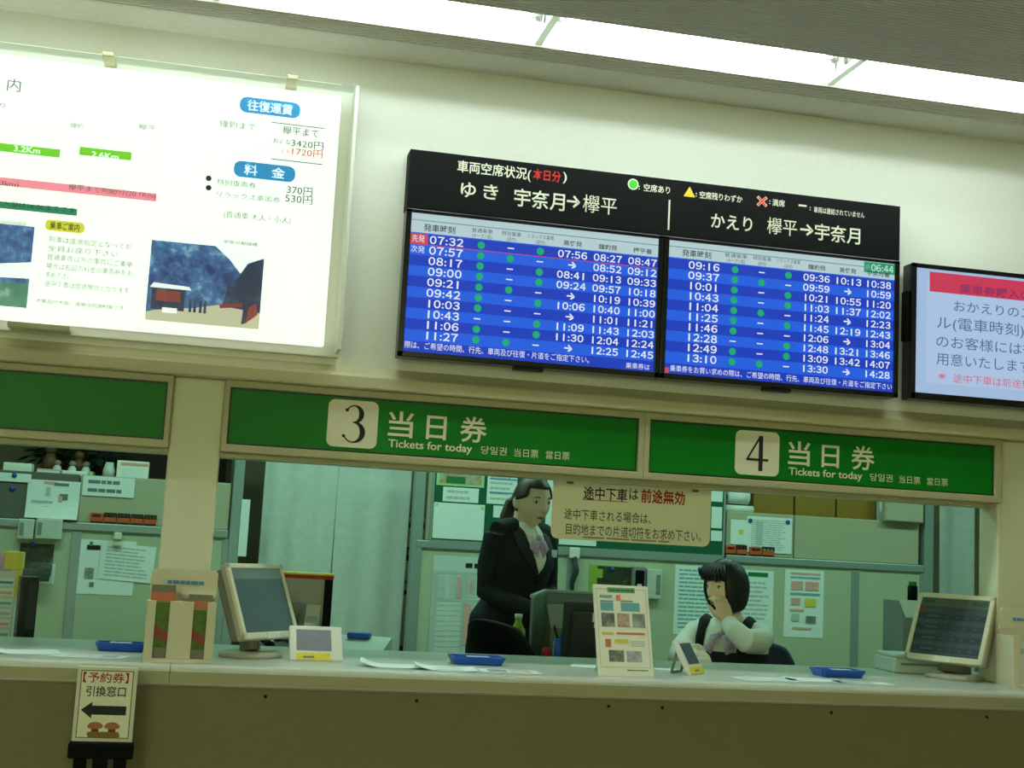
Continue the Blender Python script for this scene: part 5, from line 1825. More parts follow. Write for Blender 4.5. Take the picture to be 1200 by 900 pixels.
for i in range(11):
    for j in range(4):
        yy = -0.05 + j * 0.03
        k.box((-0.122 + i * 0.0198, yy - 0.011, 0.015 + j * 0.0038), (-0.106 + i * 0.0198, yy + 0.011, 0.023 + j * 0.0038))
k.build('keys', r, world=False)
Y = 0.88
x = PX(422, Y, DZ)
r = empty('document_tray', (x, Y, DZ), R(-20), 'white sloped document tray with a blue clip behind the price display', 'tray')
MB('office_white').prism_x([(-0.11, 0.0004), (0.10, 0.0004), (0.10, 0.075), (0.09, 0.075), (-0.11, 0.02)], -0.10, 0.10).build('body', r, world=False)
MB('tray_blue').box((-0.07, 0.04, 0.066), (0.02, 0.09, 0.09), bev=0.008).build('clip', r, world=False)
x = PX(322, 0.62, DZ)
r = empty('desk_telephone', (x, 0.63, DZ), R(20), 'dark desk telephone behind the left customer screen', 'telephone')
MB('dark_grey').prism_x([(-0.07, 0.0004), (0.08, 0.0004), (0.08, 0.06), (-0.07, 0.025)], -0.06, 0.07).build('body', r, world=False)
MB('black').tube([(-0.045, -0.055, 0.055), (-0.045, -0.04, 0.062), (-0.045, 0.05, 0.082), (-0.045, 0.065, 0.080)], [0.018, 0.013, 0.013, 0.018], seg=10).build('handset', r, world=False)

# desk between the clerks: grey screen panels, file box, pens, tray, monitor
Y = 0.955
xa, xb = P(640, 692, Y).x, 1.70
zt = 1.19
r = empty('desk_screen', ((xa + xb) / 2, Y, DZ), 0, 'grey translucent screen panels on the desk beside the standing clerk', 'desk divider')
MB('acrylic_grey').box((xa, Y - 0.006, DZ), (xb, Y + 0.006, zt - 0.012)).build('rear_pane', r)
sp_ = MB('acrylic_grey').prism_x([(-0.235, 0), (-0.006, 0), (-0.006, zt - 0.012 - DZ), (-0.235, zt - 0.03 - DZ)], -0.005, 0.005)
sp_.prism_x([(-0.235, zt - 0.0298 - DZ), (-0.006, zt - 0.0118 - DZ), (-0.006, zt - DZ), (-0.235, zt - 0.018 - DZ)], -0.010, 0.010, 'partition_rail')
o = sp_.build('side_pane', r, world=False)
o.data.transform(Matrix.Translation((xa - r.location.x, 0, 0)) @ Matrix.Rotation(R(-27), 4, 'Z'))
MB('partition_rail').box((xa - 0.004, Y - 0.012, zt - 0.0118), (xb, Y + 0.012, zt), bev=0.003).build('top_rail', r)
Y = 0.79
xa, xb = PX(641, Y, 1.0), PX(668, Y, 1.0)
r = empty('file_box', ((xa + xb) / 2, Y, DZ), 0, 'beige file box standing behind the dark monitor', 'file box')
MB('plastic_shade').prism_x([(Y - 0.05, DZ), (Y + 0.06, DZ), (Y + 0.06, DZ + 0.235), (Y + 0.03, DZ + 0.235), (Y - 0.05, DZ + 0.15)], xa, xb).build('case', r)
MB('paper').box((xa + 0.012, Y - 0.0515, DZ + 0.03), (xb - 0.03, Y - 0.0503, DZ + 0.10)).build('label', r)
Y = 0.69
x = PX(653, Y, DZ)
r = empty('pen_cup', (x, Y, DZ), 0, 'tall blue cup by the file box', 'cup')
MB('tray_blue').loft([(x, Y, DZ, 0.016, 0.016), (x, Y, DZ + 0.11, 0.018, 0.018), (x, Y, DZ + 0.112, 0.015, 0.015)], seg=16).build('cup', r)
for dx, m, L, lab in ((-0.005, 'black', 0.15, 'black pen in the blue cup'), (0.006, 'tray_blue', 0.145, 'blue pen in the blue cup')):
    o = MB(m).tube([(x + dx, Y, DZ + 0.113), (x + dx * 3, Y + 0.01, DZ + L)], 0.004, seg=8)
    o.tube([(x + dx * 3, Y + 0.01, DZ + L), (x + dx * 3.2, Y + 0.011, DZ + L + 0.012)], 0.0046, 'dark_grey', seg=8)
    tag(base(o.build('pen')), lab, 'pen')
Y = 0.68
x = PX(640, Y, DZ + 0.05)
r = empty('stamp', (x, Y, DZ), R(15), 'small red and black stamp before the file box', 'stamp')
MB('ink_red').loft([(0, 0, 0.045, 0.016, 0.012), (0, 0, 0.06, 0.020, 0.015), (0, 0, 0.078, 0.012, 0.010)], seg=14).build('grip', r, world=False)
MB('black').box((-0.014, -0.010, 0.0004), (0.014, 0.010, 0.045), bev=0.002).build('block', r, world=False)
Y = 0.615
x = PX(640, Y, DZ)
r = empty('card_tray', (x, Y, DZ), R(-24), 'white low tray on the desk beside the black chair', 'tray')
f = MB('office_white').box((-0.07, -0.06, 0.0004), (0.08, 0.06, 0.012), bev=0.003)
f.box((-0.07, -0.06, 0.012), (-0.064, 0.06, 0.03)).box((-0.064, 0.054, 0.012), (0.08, 0.06, 0.03))
f.build('dish', r, world=False)
MB('dark_grey').box((0.0, -0.05, 0.0125), (0.07, 0.0, 0.022), bev=0.003).build('card_stack', r, world=False)
x = PX(617, 0.88, DZ)
r = empty('drink_bottle', (1.215, 0.99, DZ), 0, 'small bottle with a green-yellow label beside the standing clerk hand', 'bottle')
x, Y = 1.215, 0.99
MB('leaf_lime').loft([(x, Y, DZ + 0.0004, 0.030, 0.030), (x, Y, DZ + 0.12, 0.030, 0.030), (x, Y, DZ + 0.15, 0.014, 0.014), (x, Y, DZ + 0.165, 0.013, 0.013)], seg=20).build('body', r)
MB('office_white').tube([(x, Y, DZ + 0.166), (x, Y, DZ + 0.185)], 0.016, seg=16).build('cap', r)
MB('paper').tube([(x, Y, DZ + 0.04), (x, Y, DZ + 0.08)], 0.0308, seg=20).build('label', r)
# dark monitor turned away from the customer
Y = 0.66
v = P(676, 735, Y)
r = empty('clerk_monitor', (PX(697, Y, 1.0), Y, DZ), 0, 'dark clerk monitor seen from behind, left of the cream poster', 'monitor')
T = Matrix.Translation((0, 0, 0.145)) @ tilted(R(172), R(12))
c = MB('dark_grey').box((-0.13, 0.0, -0.12), (0.13, 0.022, 0.12), 'dark_grey', bev=0.006)
c.box((-0.10, 0.022, -0.10), (0.10, 0.045, 0.09), 'dark_grey', bev=0.012)
part(c, 'casing', r, T)
part(MB('lcd').box((-0.118, -0.001, -0.105), (0.118, 0.001, 0.108)), 'screen', r, T)
l = MB('office_white').box((0.0, 0.0455, 0.05), (0.022, 0.0462, 0.085))
part(l, 'sticker', r, T)
l = MB('office_white').box((-0.012, 0.0455, 0.028), (0.014, 0.0462, 0.045))
part(l, 'sticker', r, T)
n = MB('dark_grey').tube([(0, -0.05, 0.012), (0, -0.045, 0.07)], [0.03, 0.025], seg=14)
n.build('neck', r, world=False)
MB('dark_grey').loft([(0, -0.05, 0.0004, 0.08, 0.07), (0, -0.05, 0.012, 0.08, 0.07)], seg=24).build('base', r, world=False)
# bottle behind the right screen
x, Y = PX(1088, 0.70, 1.2), 0.62
r = empty('marker_cup', (x, 0.62, 1.22), 0, 'dark and green capped bottle standing on the grey machine', 'bottle')
x0_ = bpy.data.objects['card_terminal'].location
r.location = (x0_.x + 0.02, x0_.y + 0.045, 1.2205)
MB('black').tube([(0, 0, 0.0), (0, 0, 0.06)], 0.02, seg=16).build('body', r, world=False)
MB('ink_green').tube([(0, 0, 0.0602), (0, 0, 0.078)], 0.016, seg=16).build('cap', r, world=False)


# ------------------------------------------------------------------ chairs
def office_chair(x, y, rz, m, seat, backz, label, bw=0.21, tilt=8):
    r = empty('office_chair', (x, y, 0), rz, label, 'chair', 'office chairs')
    sm = MB(m)
    sm.box((-0.215, -0.21, seat - 0.07), (0.215, 0.20, seat), m, bev=0.03, seg=4)
    sm.build('seat', r, world=False)
    t = bmesh.new()
    nx, nz = 16, 14
    g = []
    h0, h1 = seat + 0.10, backz
    pts = []
    for i in range(nx + 1):
        u = i / nx * 2 - 1
        g.append([])
        for j in range(nz + 1):
            w = j / nz
            half = bw * (1 - 0.35 * max(0, w - 0.55) ** 2 / 0.2 - 0.25 * max(0, 0.15 - w) ** 2 / 0.02)
            half = max(half, bw * 0.25)
            yy = 0.20 - 0.05 * u * u * -1 * -1 + 0.03 * math.sin(w * 3.1) * -1 + math.tan(R(tilt)) * (w * (h1 - h0))
            g[-1].append(t.verts.new((u * half, yy, h0 + (h1 - h0) * (w - 0.10 * u * u * max(0, w - 0.5)))))
    for i in range(nx):
        for j in range(nz):
            t.faces.new((g[i][j], g[i + 1][j], g[i + 1][j + 1], g[i][j + 1]))
    ex = bmesh.ops.extrude_face_region(t, geom=t.faces[:])
    bmesh.ops.translate(t, vec=(0, 0.045, 0), verts=[v for v in ex['geom'] if isinstance(v, bmesh.types.BMVert)])
    bmesh.ops.recalc_face_normals(t, faces=t.faces)
    b = MB(m).add(t, m, smooth=True).build('backrest', r, world=False)
    md = b.modifiers.new('b', 'BEVEL')
    md.width, md.segments, md.limit_method = 0.012, 3, 'ANGLE'
    MB('dark_grey').tube([(0, 0.12, seat - 0.08), (0, 0.245, seat - 0.05), (0, 0.27, seat + 0.06), (0, 0.29, seat + 0.2)], 0.018, flat=1.6).build('back_bracket', r, world=False)
    MB('dark_grey').tube([(0, 0, 0.09), (0, 0, seat - 0.0705)], [0.03, 0.022], seg=14).build('column', r, world=False)
    for k in range(5):
        a = R(72 * k + 20)
        d = Vector((math.cos(a), math.sin(a), 0))
        MB('dark_grey').tube([Vector((0, 0, 0.09)), d * 0.13 + Vector((0, 0, 0.085)), d * 0.22 + Vector((0, 0, 0.07))], [0.03, 0.022, 0.015], seg=8).build('leg', r, world=False)
        p = d * 0.22 + Vector((0, 0, 0.027))
        s = Vector((-d.y, d.x, 0)) * 0.014
        MB('black').tube([p - s, p + s], 0.027, seg=14).build('caster', r, world=False)
    return r


office_chair(1.29, 0.83, R(118), 'black', 0.52, 1.075, 'black office chair standing empty at the desk between the clerks', 0.20, 12)
office_chair(2.19, 1.05, R(-42), 'navy', 0.52, 1.0, 'navy office chair under the seated clerk', 0.21, 8)


# ------------------------------------------------------------------ people
def sstep(a, b_, x):
    t = max(0.0, min(1.0, (x - a) / (b_ - a)))
    return t * t * (3 - 2 * t)


def head_shape(mb, mtx, m):
    t = bmesh.new()
    bmesh.ops.create_uvsphere(t, u_segments=96, v_segments=72, radius=1)
    for v in t.verts:
        n = v.co.copy()
        x, y, z = 0.072 * n.x, 0.092 * n.y, 0.108 * n.z
        if n.z < 0:
            q = -n.z
            x *= 1 - 0.40 * q ** 2
            y *= (1 - 0.10 * q) if n.y < 0 else (1 - 0.40 * q)
        if n.y < 0:
            y *= 1 - 0.10 * (abs(n.x) ** 2)
            G = lambda cx, cz, sx_, sz: math.exp(-((x - cx) / sx_) ** 2 - ((z - cz) / sz) ** 2)
            f = sstep(0.1, 0.5, -n.y)
            nose = math.exp(-(x / 0.0115) ** 2) * (math.exp(-((z + 0.022) / 0.030) ** 2) if z > -0.022 else math.exp(-((z + 0.022) / 0.008) ** 2))
            y -= f * (0.021 * nose + 0.006 * G(0, -0.092, 0.02, 0.016) + 0.006 * G(0, -0.053, 0.02, 0.009) + 0.003 * (G(0.03, 0.030, 0.018, 0.008) + G(-0.03, 0.030, 0.018, 0.008))
                      + 0.003 * (G(0.04, -0.025, 0.018, 0.02) + G(-0.04, -0.025, 0.018, 0.02)) - 0.007 * (G(0.031, 0.010, 0.014, 0.010) + G(-0.031, 0.010, 0.014, 0.010)) - 0.003 * G(0, -0.074, 0.02, 0.006))
        v.co = (x, y, z)
    mb.add(t, m, mtx, smooth=True)
    for s_ in (-1, 1):
        t = bmesh.new()
        bmesh.ops.create_uvsphere(t, u_segments=20, v_segments=14, radius=1)
        mb.add(t, m, mtx @ Matrix.Translation((s_ * 0.072, 0.014, -0.006)) @ Matrix.Rotation(R(-18) * s_, 4, 'Z') @ Matrix.Diagonal((0.009, 0.019, 0.031, 1)), smooth=True)


def face_parts(parent, mtx):
    for s_ in (-1, 1):
        e = MB('eye_white').ball((s_ * 0.031, -0.0655, 0.009), (0.0135, 0.0125, 0.0085), 'eye_white', 18)
        e.ball((s_ * 0.031, -0.0735, 0.009), (0.0062, 0.0056, 0.0062), 'iris', 14)
        e.tube([(s_ * 0.017, -0.0745, 0.008), (s_ * 0.024, -0.0775, 0.0145), (s_ * 0.033, -0.0770, 0.0155), (s_ * 0.044, -0.0715, 0.010)], 0.0016, 'iris', seg=6)
        o = e.build('eye', parent, world=False)
        o.data.transform(mtx)
        b_ = MB('iris').tube([(s_ * 0.014, -0.0835, 0.027), (s_ * 0.027, -0.0845, 0.033), (s_ * 0.046, -0.0735, 0.029)], [0.0022, 0.0026, 0.001], seg=6)
        o = b_.build('eyebrow', parent, world=False)
        o.data.transform(mtx)
    l = MB('lips').tube([(-0.020, -0.0785, -0.0545), (-0.008, -0.0885, -0.0515), (0, -0.0885, -0.0525), (0.008, -0.0885, -0.0515), (0.020, -0.0785, -0.0545)], [0.001, 0.0032, 0.003, 0.0032, 0.001], seg=8)
    l.tube([(-0.017, -0.0795, -0.056), (0, -0.0880, -0.0585), (0.017, -0.0795, -0.056)], [0.001, 0.0042, 0.001], seg=8)
    o = l.build('lips', parent, world=False)
    o.data.transform(mtx)


def hair_shape(mb, mtx, m, fringe, low, puff, side, seed=0, ears=0.0):
    """cap of hair that dives under the skin over the face"""
    t = bmesh.new()
    bmesh.ops.create_uvsphere(t, u_segments=96, v_segments=64, radius=1)
    for v in t.verts:
        n = v.co.copy()
        a = math.atan2(n.x, -n.y)               # 0 at the front
        px_, py_, pz_ = (0.072 + puff) * n.x, (0.092 + puff) * n.y, (0.108 + puff * 0.9) * n.z
        if n.z < 0:
            q = -n.z
            pz_ = -low * q
            hold = sstep(0, 1, q)
            wide = math.sqrt(max(0.0, 1 - q ** 7)) / max(0.02, math.sqrt(max(0.0, 1 - q * q)))
            px_ = (0.072 + puff) * n.x * wide * (1 - 0.16 * hold)
            if n.y > 0:
                py_ = (0.092 + puff) * n.y * wide * (1 - 0.22 * hold)
        sd = side + ears * sstep(0.30, -0.05, n.z)
        open_ = sstep(sd + 0.12, sd - 0.12, abs(a)) * sstep(fringe + 0.06, fringe - 0.06, n.z)
        under = sstep(-0.86, -0.97, n.z)
        k = 1 - 0.30 * max(open_, under * 0.4)
        rip = 1 + 0.012 * math.sin(a * 34 + 3 * n.z + seed) * (1 - open_)
        v.co = (px_ * k * rip, py_ * k * rip, pz_ * (1 - 0.1 * open_))
    mb.add(t, m, mtx, smooth=True)


def hand(mb, wrist, d, nrm, m, side, curl=0.5, sc=1.0, spread=0.12):
    """palm, four fingers and a thumb; d: towards the fingertips, nrm: out of the back of the hand"""
    d = Vector(d).normalized()
    nrm = Vector(nrm)
    nrm = (nrm - d * nrm.dot(d)).normalized()
    s_ = d.cross(nrm) * side
    w = Vector(wrist)
    L = 0.078 * sc
    for k, off in enumerate((-0.024, -0.008, 0.008, 0.024)):
        mb.tube([w + s_ * off * 0.55 * sc, w + d * L * 0.5 + s_ * off * 0.95 * sc, w + d * L + s_ * off * sc], [0.0135 * sc, 0.0125 * sc, 0.0105 * sc], m, seg=10)
    for k, (off, ln) in enumerate(((-0.026, 0.058), (-0.0088, 0.074), (0.0088, 0.080), (0.026, 0.070))):
        p = w + d * L + s_ * off * sc
        dd = (d + s_ * off * spread * 40 * 0.05).normalized()
        pts = [p - dd * 0.01]
        ang = 0.0
        for j, fr in enumerate((0.42, 0.32, 0.26)):
            ang += curl * (0.55, 0.75, 0.5)[j]
            p = p + (dd * math.cos(ang) - nrm * math.sin(ang)) * ln * fr * sc
            pts.append(p)
        mb.tube(pts, [0.0088 * sc, 0.0085 * sc, 0.0078 * sc, 0.0062 * sc], m, seg=10)
        mb.ball(pts[-1], 0.0062 * sc, m, 8)
    p = w + d * 0.022 * sc + s_ * 0.020 * sc
    t1 = (d * 0.72 + s_ * 0.62 - nrm * 0.25).normalized()
    t2 = (d * 0.92 + s_ * 0.15 - nrm * 0.4).normalized()
    mb.tube([p, p + t1 * 0.036 * sc, p + t1 * 0.036 * sc + t2 * 0.028 * sc, p + t1 * 0.036 * sc + t2 * 0.048 * sc], [0.0125 * sc, 0.0105 * sc, 0.009 * sc, 0.0066 * sc], m, seg=10)


def shrink(rings, k):
    return [(g[0], g[1], g[2], g[3] - k, g[4] - k) + tuple(g[5:]) for g in rings]


def front(rings, x, z, dy=0.0):
    """y of the front of a stack of ellipses at (x, z)"""
    for a, b_ in zip(rings, rings[1:]):
        lo, hi = (a, b_) if a[2] <= b_[2] else (b_, a)
        if lo[2] <= z <= hi[2]:
            t = (z - lo[2]) / (hi[2] - lo[2])
            rx, ry, cy = (lo[i] + (hi[i] - lo[i]) * t for i in (3, 4, 1))
            return cy - ry * math.sqrt(max(0.02, 1 - min(1, abs(x) / rx) ** 2)) - dy
    return -0.1


def chest_patch(outline, rings, dy, m, name, parent, th=0.004):
    """cloth panel lying on the chest: rows of (z, x left, x right)"""
    t = bmesh.new()
    n = 8
    g = []
    for z, xa, xb in outline:
        g.append([t.verts.new((xa + (xb - xa) * i / n, front(rings, xa + (xb - xa) * i / n, z, dy), z)) for i in range(n + 1)])
    for a, b_ in zip(g, g[1:]):
        for i in range(n):
            t.faces.new((a[i], a[i + 1], b_[i + 1], b_[i]))
    bmesh.ops.recalc_face_normals(t, faces=t.faces)
    ex = bmesh.ops.extrude_face_region(t, geom=t.faces[:])
    bmesh.ops.translate(t, vec=(0, th + 0.012, 0), verts=[v for v in ex['geom'] if isinstance(v, bmesh.types.BMVert)])
    bmesh.ops.recalc_face_normals(t, faces=t.faces)
    return MB(m).add(t, m, smooth=True).build(name, parent, world=False)


# --- standing clerk
r = empty('person', (1.282, 1.29, 0), R(28), 'standing clerk in a black suit with a ponytail and a purple neck scarf', 'person')
J_ = [(g[0], g[1], g[2], g[3] * 0.92) + tuple(g[4:]) for g in [(0, 0.075, 1.02, 0.190, 0.150), (0, 0.072, 1.06, 0.186, 0.146), (0, 0.05, 1.13, 0.152, 0.116), (0, 0.02, 1.22, 0.160, 0.122), (0, 0.0, 1.29, 0.170, 0.130), (0, 0.0, 1.35, 0.172, 0.112), (0, 0.005, 1.405, 0.150, 0.088), (0, 0.008, 1.44, 0.085, 0.062), (0, 0.008, 1.465, 0.058, 0.052)]]
SH = 1.405
arms = {-1: [(-0.138, 0.005, SH), (-0.160, 0.02, 1.27), (-0.165, 0.025, 1.165), (-0.13, -0.11, 1.12), (-0.085, -0.225, 1.09)],
        1: [(0.138, 0.005, SH), (0.165, 0.015, 1.27), (0.172, 0.01, 1.16), (0.12, -0.13, 1.11), (0.045, -0.235, 1.08)]}
H = Matrix.Translation((0.01, -0.045, 1.55)) @ Matrix.Rotation(R(-8), 4, 'Z') @ Matrix.Rotation(R(10), 4, 'X')
b = MB('skin')
head_shape(b, H, 'skin')
b.tube([(0, 0.012, 1.38), (0, 0.002, 1.44), (0, -0.022, 1.51)], [0.056, 0.049, 0.048], 'skin', seg=20)
b.loft(shrink(J_, 0.014), 'skin')
b.loft([(0, 0.075, 1.04, 0.165, 0.125), (0, 0.075, 0.93, 0.172, 0.13), (0, 0.07, 0.85, 0.16, 0.12)], 'skin')
for s_ in (-1, 1):
    a = arms[s_]
    b.tube(a, [0.045, 0.040, 0.036, 0.032, 0.023], 'skin', seg=14)
    d = Vector(a[-1]) - Vector(a[-2])
    hand(b, a[-1], Vector(d.normalized()) + Vector((-s_ * 0.35, -0.1, -0.1)), (s_ * 0.35, -0.5, 0.9), 'skin', -s_, 0.55, 0.95)
    b.tube([(s_ * 0.085, 0.07, 0.90), (s_ * 0.09, 0.055, 0.70), (s_ * 0.085, 0.05, 0.50), (s_ * 0.082, 0.065, 0.34), (s_ * 0.08, 0.07, 0.10)], [0.082, 0.070, 0.052, 0.050, 0.032], 'skin', seg=16)
    b.tube([(s_ * 0.08, 0.085, 0.06), (s_ * 0.082, 0.02, 0.045), (s_ * 0.085, -0.09, 0.025)], [0.034, 0.032, 0.022], 'skin', seg=12)
obj_from(fuse(b, 0.0036, 3), 'body', ['skin'], r)
face_parts(r, H)
h = MB('hair_brown')
hair_shape(h, H, 'hair_brown', 0.58, 0.060, 0.010, 0.95, 1, 0.75)
h.ball(H @ Vector((-0.01, 0.10, 0.0)), (0.03, 0.03, 0.03), 'hair_brown')
h.build('hair', r, world=False)
pt = MB('hair_brown').tube([H @ Vector((-0.012, 0.105, 0.005)), H @ Vector((-0.03, 0.125, -0.03)), H @ Vector((-0.05, 0.11, -0.09)), H @ Vector((-0.06, 0.085, -0.14)), H @ Vector((-0.065, 0.07, -0.19))], [0.016, 0.026, 0.030, 0.022, 0.006], 'hair_brown', seg=16)
pt.build('ponytail', r, world=False)
j = MB('suit_black')
j.loft(J_[:-1] + [(0, 0.012, 1.450, 0.066, 0.054)], 'suit_black')
j.tube([(-0.138, 0.005, SH), (-0.07, 0.01, SH + 0.016), (0, 0.012, SH + 0.02), (0.07, 0.01, SH + 0.016), (0.138, 0.005, SH)], [0.056, 0.058, 0.058, 0.058, 0.056], 'suit_black', seg=16)
for s_ in (-1, 1):
    a = arms[s_]
    j.tube(a[:-1] + [tuple(Vector(a[-2]).lerp(Vector(a[-1]), 0.9))], [0.056, 0.051, 0.047, 0.042, 0.037], 'suit_black', seg=18)
obj_from(fuse(j, 0.006, 10), 'jacket', ['suit_black'], r)
sk = MB('suit_black').loft([(0, 0.075, 1.03, 0.172, 0.135), (0, 0.075, 0.92, 0.188, 0.146), (0, 0.072, 0.75, 0.186, 0.142), (0, 0.068, 0.52, 0.176, 0.132), (0, 0.068, 0.515, 0.165, 0.12)], 'suit_black')
obj_from(fuse(sk, 0.008, 4), 'skirt', ['suit_black'], r)
for s_ in (-1, 1):
    MB('black').loft([(s_ * 0.082, -0.005, 0.0, 0.040, 0.122), (s_ * 0.082, -0.005, 0.035, 0.041, 0.122), (s_ * 0.082, 0.02, 0.07, 0.038, 0.085)], 'black').build('shoe', r, world=False)
chest_patch([(1.452, -0.040, 0.040), (1.43, -0.052, 0.052), (1.40, -0.050, 0.050), (1.36, -0.043, 0.043), (1.31, -0.032, 0.032), (1.27, -0.020, 0.020), (1.245, -0.004, 0.004)], J_, 0.006, 'blouse', 'shirt_front', r)
for s_ in (-1, 1):
    chest_patch([(1.462, s_ * 0.030, s_ * 0.052), (1.44, s_ * 0.014, s_ * 0.056), (1.415, s_ * 0.010, s_ * 0.048), (1.395, s_ * 0.022, s_ * 0.034)], J_, 0.013, 'blouse', 'collar', r)
    chest_patch([(1.452, s_ * 0.045, s_ * 0.085), (1.40, s_ * 0.052, s_ * 0.10), (1.35, s_ * 0.046, s_ * 0.098), (1.30, s_ * 0.032, s_ * 0.070), (1.25, s_ * 0.004, s_ * 0.03), (1.235, s_ * 0.0, s_ * 0.01)], J_, 0.010, 'suit_edge', 'lapel', r)
sc_ = MB('scarf')
y0 = front(J_, 0, 1.39, 0.012)
sc_.ball((0, y0 - 0.006, 1.392), (0.018, 0.014, 0.016), 'scarf')
for s_ in (-1, 1):
    sc_.tube([(0, y0 - 0.004, 1.392), (s_ * 0.022, y0 - 0.012, 1.378), (s_ * 0.034, y0 - 0.016, 1.35), (s_ * 0.028, y0 - 0.016, 1.325)], [0.010, 0.020, 0.024, 0.008], 'scarf', seg=12, flat=0.5)
    sc_.tube([(0, y0 - 0.004, 1.392), (s_ * 0.012, y0 - 0.014, 1.355), (s_ * 0.018, y0 - 0.020, 1.315)], [0.010, 0.016, 0.010], 'scarf', seg=12, flat=0.5)
sc_.build('neck_scarf', r, world=False)
yb = front(J_, 0.095, 1.335, 0.0)
nb = MB('office_white').box((0.070, yb - 0.014, 1.318), (0.122, yb - 0.008, 1.350), bev=0.002, rot=Matrix.Rotation(R(22), 3, 'Z'))
nb.build('name_badge', r, world=False)
for z_ in (1.21, 1.16):
    MB('black').ball((0.006, front(J_, 0.006, z_, 0.004), z_), (0.009, 0.005, 0.009)).build('button', r, world=False)

# --- seated clerk
r = empty('person', (2.105, 0.94, 0), R(-42), 'seated clerk with short black hair and white blouse resting her chin on a hand', 'person')
S_ = [(0, 0.03, 0.53, 0.175, 0.140), (0, 0.02, 0.62, 0.165, 0.128), (0, 0.01, 0.72, 0.142, 0.108), (0, 0.0, 0.84, 0.150, 0.116), (0, -0.005, 0.93, 0.162, 0.128), (0, 0.0, 1.00, 0.168, 0.108), (0, 0.005, 1.055, 0.150, 0.085), (0, 0.002, 1.09, 0.08, 0.060), (0, 0.0, 1.115, 0.054, 0.048)]
SH = 1.045
arms = {1: [(0.140, 0.0, SH), (0.168, -0.12, 1.03), (0.155, -0.245, 1.035), (0.105, -0.215, 1.065), (0.052, -0.170, 1.095)],
        -1: [(-0.140, 0.0, SH), (-0.150, -0.12, 0.985), (-0.125, -0.235, 0.945), (-0.03, -0.36, 0.965), (0.045, -0.455, 0.985)]}
H = Matrix.Translation((0.0, -0.055, 1.235)) @ Matrix.Rotation(R(-24), 4, 'Z') @ Matrix.Rotation(R(8), 4, 'X')
b = MB('skin')
head_shape(b, H, 'skin')
b.tube([(0, 0.012, 1.04), (0, 0.0, 1.10), (0, -0.028, 1.19)], [0.055, 0.048, 0.047], 'skin', seg=20)
b.loft(shrink(S_, 0.014), 'skin')
for s_ in (-1, 1):
    b.tube(arms[s_], [0.044, 0.040, 0.035, 0.031, 0.023], 'skin', seg=14)
    b.tube([(s_ * 0.09, 0.02, 0.575), (s_ * 0.095, -0.17, 0.585), (s_ * 0.09, -0.33, 0.58), (s_ * 0.088, -0.36, 0.53), (s_ * 0.085, -0.33, 0.34), (s_ * 0.082, -0.27, 0.10)], [0.085, 0.078, 0.06, 0.055, 0.052, 0.033], 'skin', seg=16)
    b.tube([(s_ * 0.082, -0.26, 0.06), (s_ * 0.082, -0.32, 0.045), (s_ * 0.085, -0.40, 0.025)], [0.034, 0.032, 0.022], 'skin', seg=12)
hand(b, arms[1][-1], (-0.35, 0.05, 0.95), (0.75, -0.65, 0.2), 'skin', -1, 0.75, 0.95)
hand(b, arms[-1][-1], (0.45, -0.75, -0.12), (0.1, 0.0, 1.0), 'skin', 1, 0.35, 0.95)
obj_from(fuse(b, 0.0036, 3), 'body', ['skin'], r)
face_parts(r, H)
h = MB('hair_black')
hair_shape(h, H, 'hair_black', 0.30, 0.112, 0.013, 0.80, 2)
h.build('hair', r, world=False)
f = MB('hair_black')
for k in range(9):
    u = (k - 4) / 4
    f.tube([H @ Vector((u * 0.045, -0.060, 0.098)), H @ Vector((u * 0.062, -0.098 + 0.020 * u * u, 0.065)), H @ Vector((u * 0.066, -0.093 + 0.026 * u * u, 0.036 + 0.004 * (k % 2)))], [0.012, 0.013, 0.005], 'hair_black', seg=8, flat=0.7)
f.build('fringe', r, world=False)
bl = MB('blouse')
bl.loft(S_, 'blouse')
bl.tube([(-0.14, 0.0, SH), (0, 0.01, SH + 0.012), (0.14, 0.0, SH)], [0.052, 0.056, 0.052], 'blouse', seg=16)
bl.loft([(0, -0.002, 1.08, 0.062, 0.060), (0, -0.006, 1.125, 0.056, 0.056)], 'blouse')
for s_ in (-1, 1):
    a = arms[s_]
    bl.tube(a[:-1] + [tuple(Vector(a[-2]).lerp(Vector(a[-1]), 0.75))], [0.052, 0.050, 0.048, 0.043, 0.034], 'blouse', seg=18)
    bl.tube([tuple(Vector(a[-2]).lerp(Vector(a[-1]), 0.68)), tuple(Vector(a[-2]).lerp(Vector(a[-1]), 0.86))], 0.040, 'blouse', seg=18)
obj_from(fuse(bl, 0.006, 5), 'blouse', ['blouse'], r)
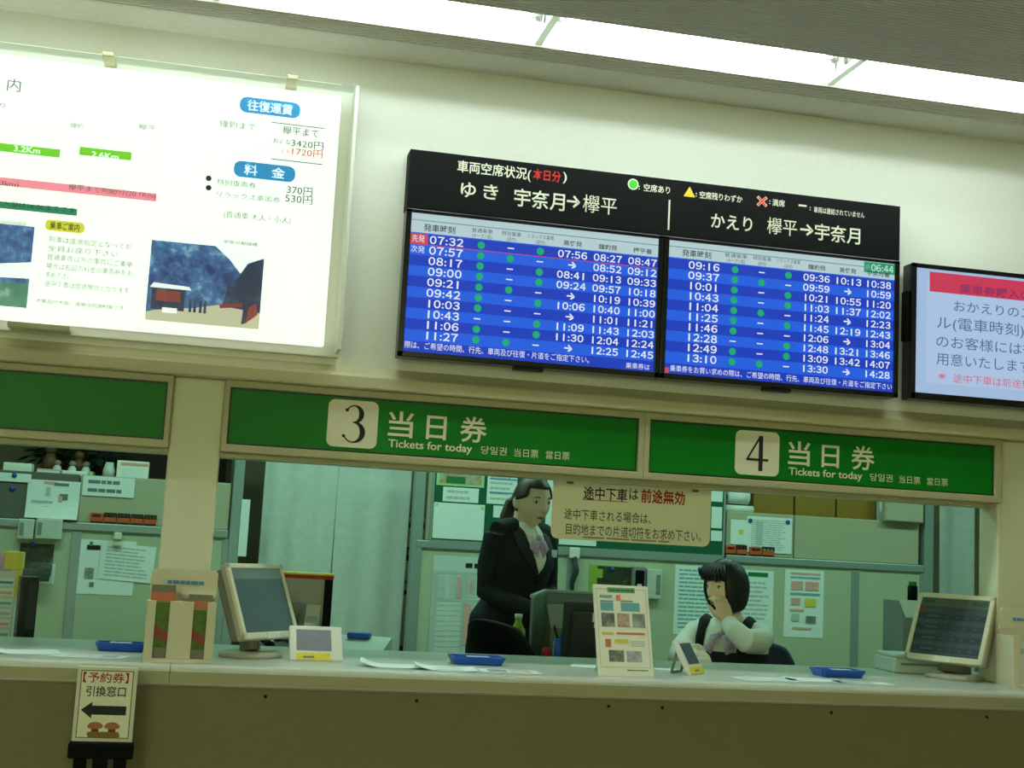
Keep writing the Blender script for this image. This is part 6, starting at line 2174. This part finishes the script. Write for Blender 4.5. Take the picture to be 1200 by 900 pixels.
V_ = [(g[0], g[1], g[2], g[3] + 0.010, g[4] + 0.010) for g in S_]
v = MB('suit_black').loft([(0, 0.03, 0.55, 0.19, 0.152)] + [g for g in V_ if 0.6 < g[2] < 0.95] + [(0, 0.0, 0.975, 0.172, 0.125)], 'suit_black')
obj_from(fuse(v, 0.006, 4), 'vest', ['suit_black'], r)
for s_ in (-1, 1):
    st = MB('suit_black')
    pts = [(s_ * 0.085, front(V_, s_ * 0.085, 0.93, 0.0), 0.90), (s_ * 0.092, front(V_, s_ * 0.09, 0.99, 0.004), 0.99), (s_ * 0.094, -0.050, SH + 0.046), (s_ * 0.094, 0.0, SH + 0.062), (s_ * 0.094, 0.055, SH + 0.042), (s_ * 0.09, 0.105, 0.99), (s_ * 0.085, 0.125, 0.90)]
    st.tube(pts, 0.022, 'suit_black', seg=12, flat=0.45)
    st.build('vest_strap', r, world=False)
y0 = front(V_, 0, 1.04, 0.0)
sc_ = MB('scarf').ball((0, y0 - 0.004, 1.045), (0.016, 0.012, 0.014), 'scarf')
for s_ in (-1, 1):
    sc_.tube([(0, y0, 1.045), (s_ * 0.030, y0 - 0.014, 1.03), (s_ * 0.045, y0 - 0.018, 0.985), (s_ * 0.035, y0 - 0.02, 0.95)], [0.010, 0.019, 0.022, 0.008], 'scarf', seg=12, flat=0.5)
sc_.build('neck_scarf', r, world=False)
sk = MB('suit_black').loft([(0, 0.03, 0.60, 0.19, 0.15), (0, 0.03, 0.525, 0.19, 0.155)], 'suit_black')
for s_ in (-1, 1):
    sk.tube([(s_ * 0.09, 0.02, 0.60), (s_ * 0.09, -0.17, 0.605), (s_ * 0.085, -0.31, 0.60)], [0.096, 0.09, 0.074], 'suit_black', seg=16)
obj_from(fuse(sk, 0.008, 4), 'skirt', ['suit_black'], r)
for s_ in (-1, 1):
    MB('black').loft([(s_ * 0.083, -0.335, 0.0, 0.040, 0.115), (s_ * 0.083, -0.335, 0.035, 0.041, 0.115), (s_ * 0.083, -0.31, 0.07, 0.038, 0.08)], 'black').build('shoe', r, world=False)
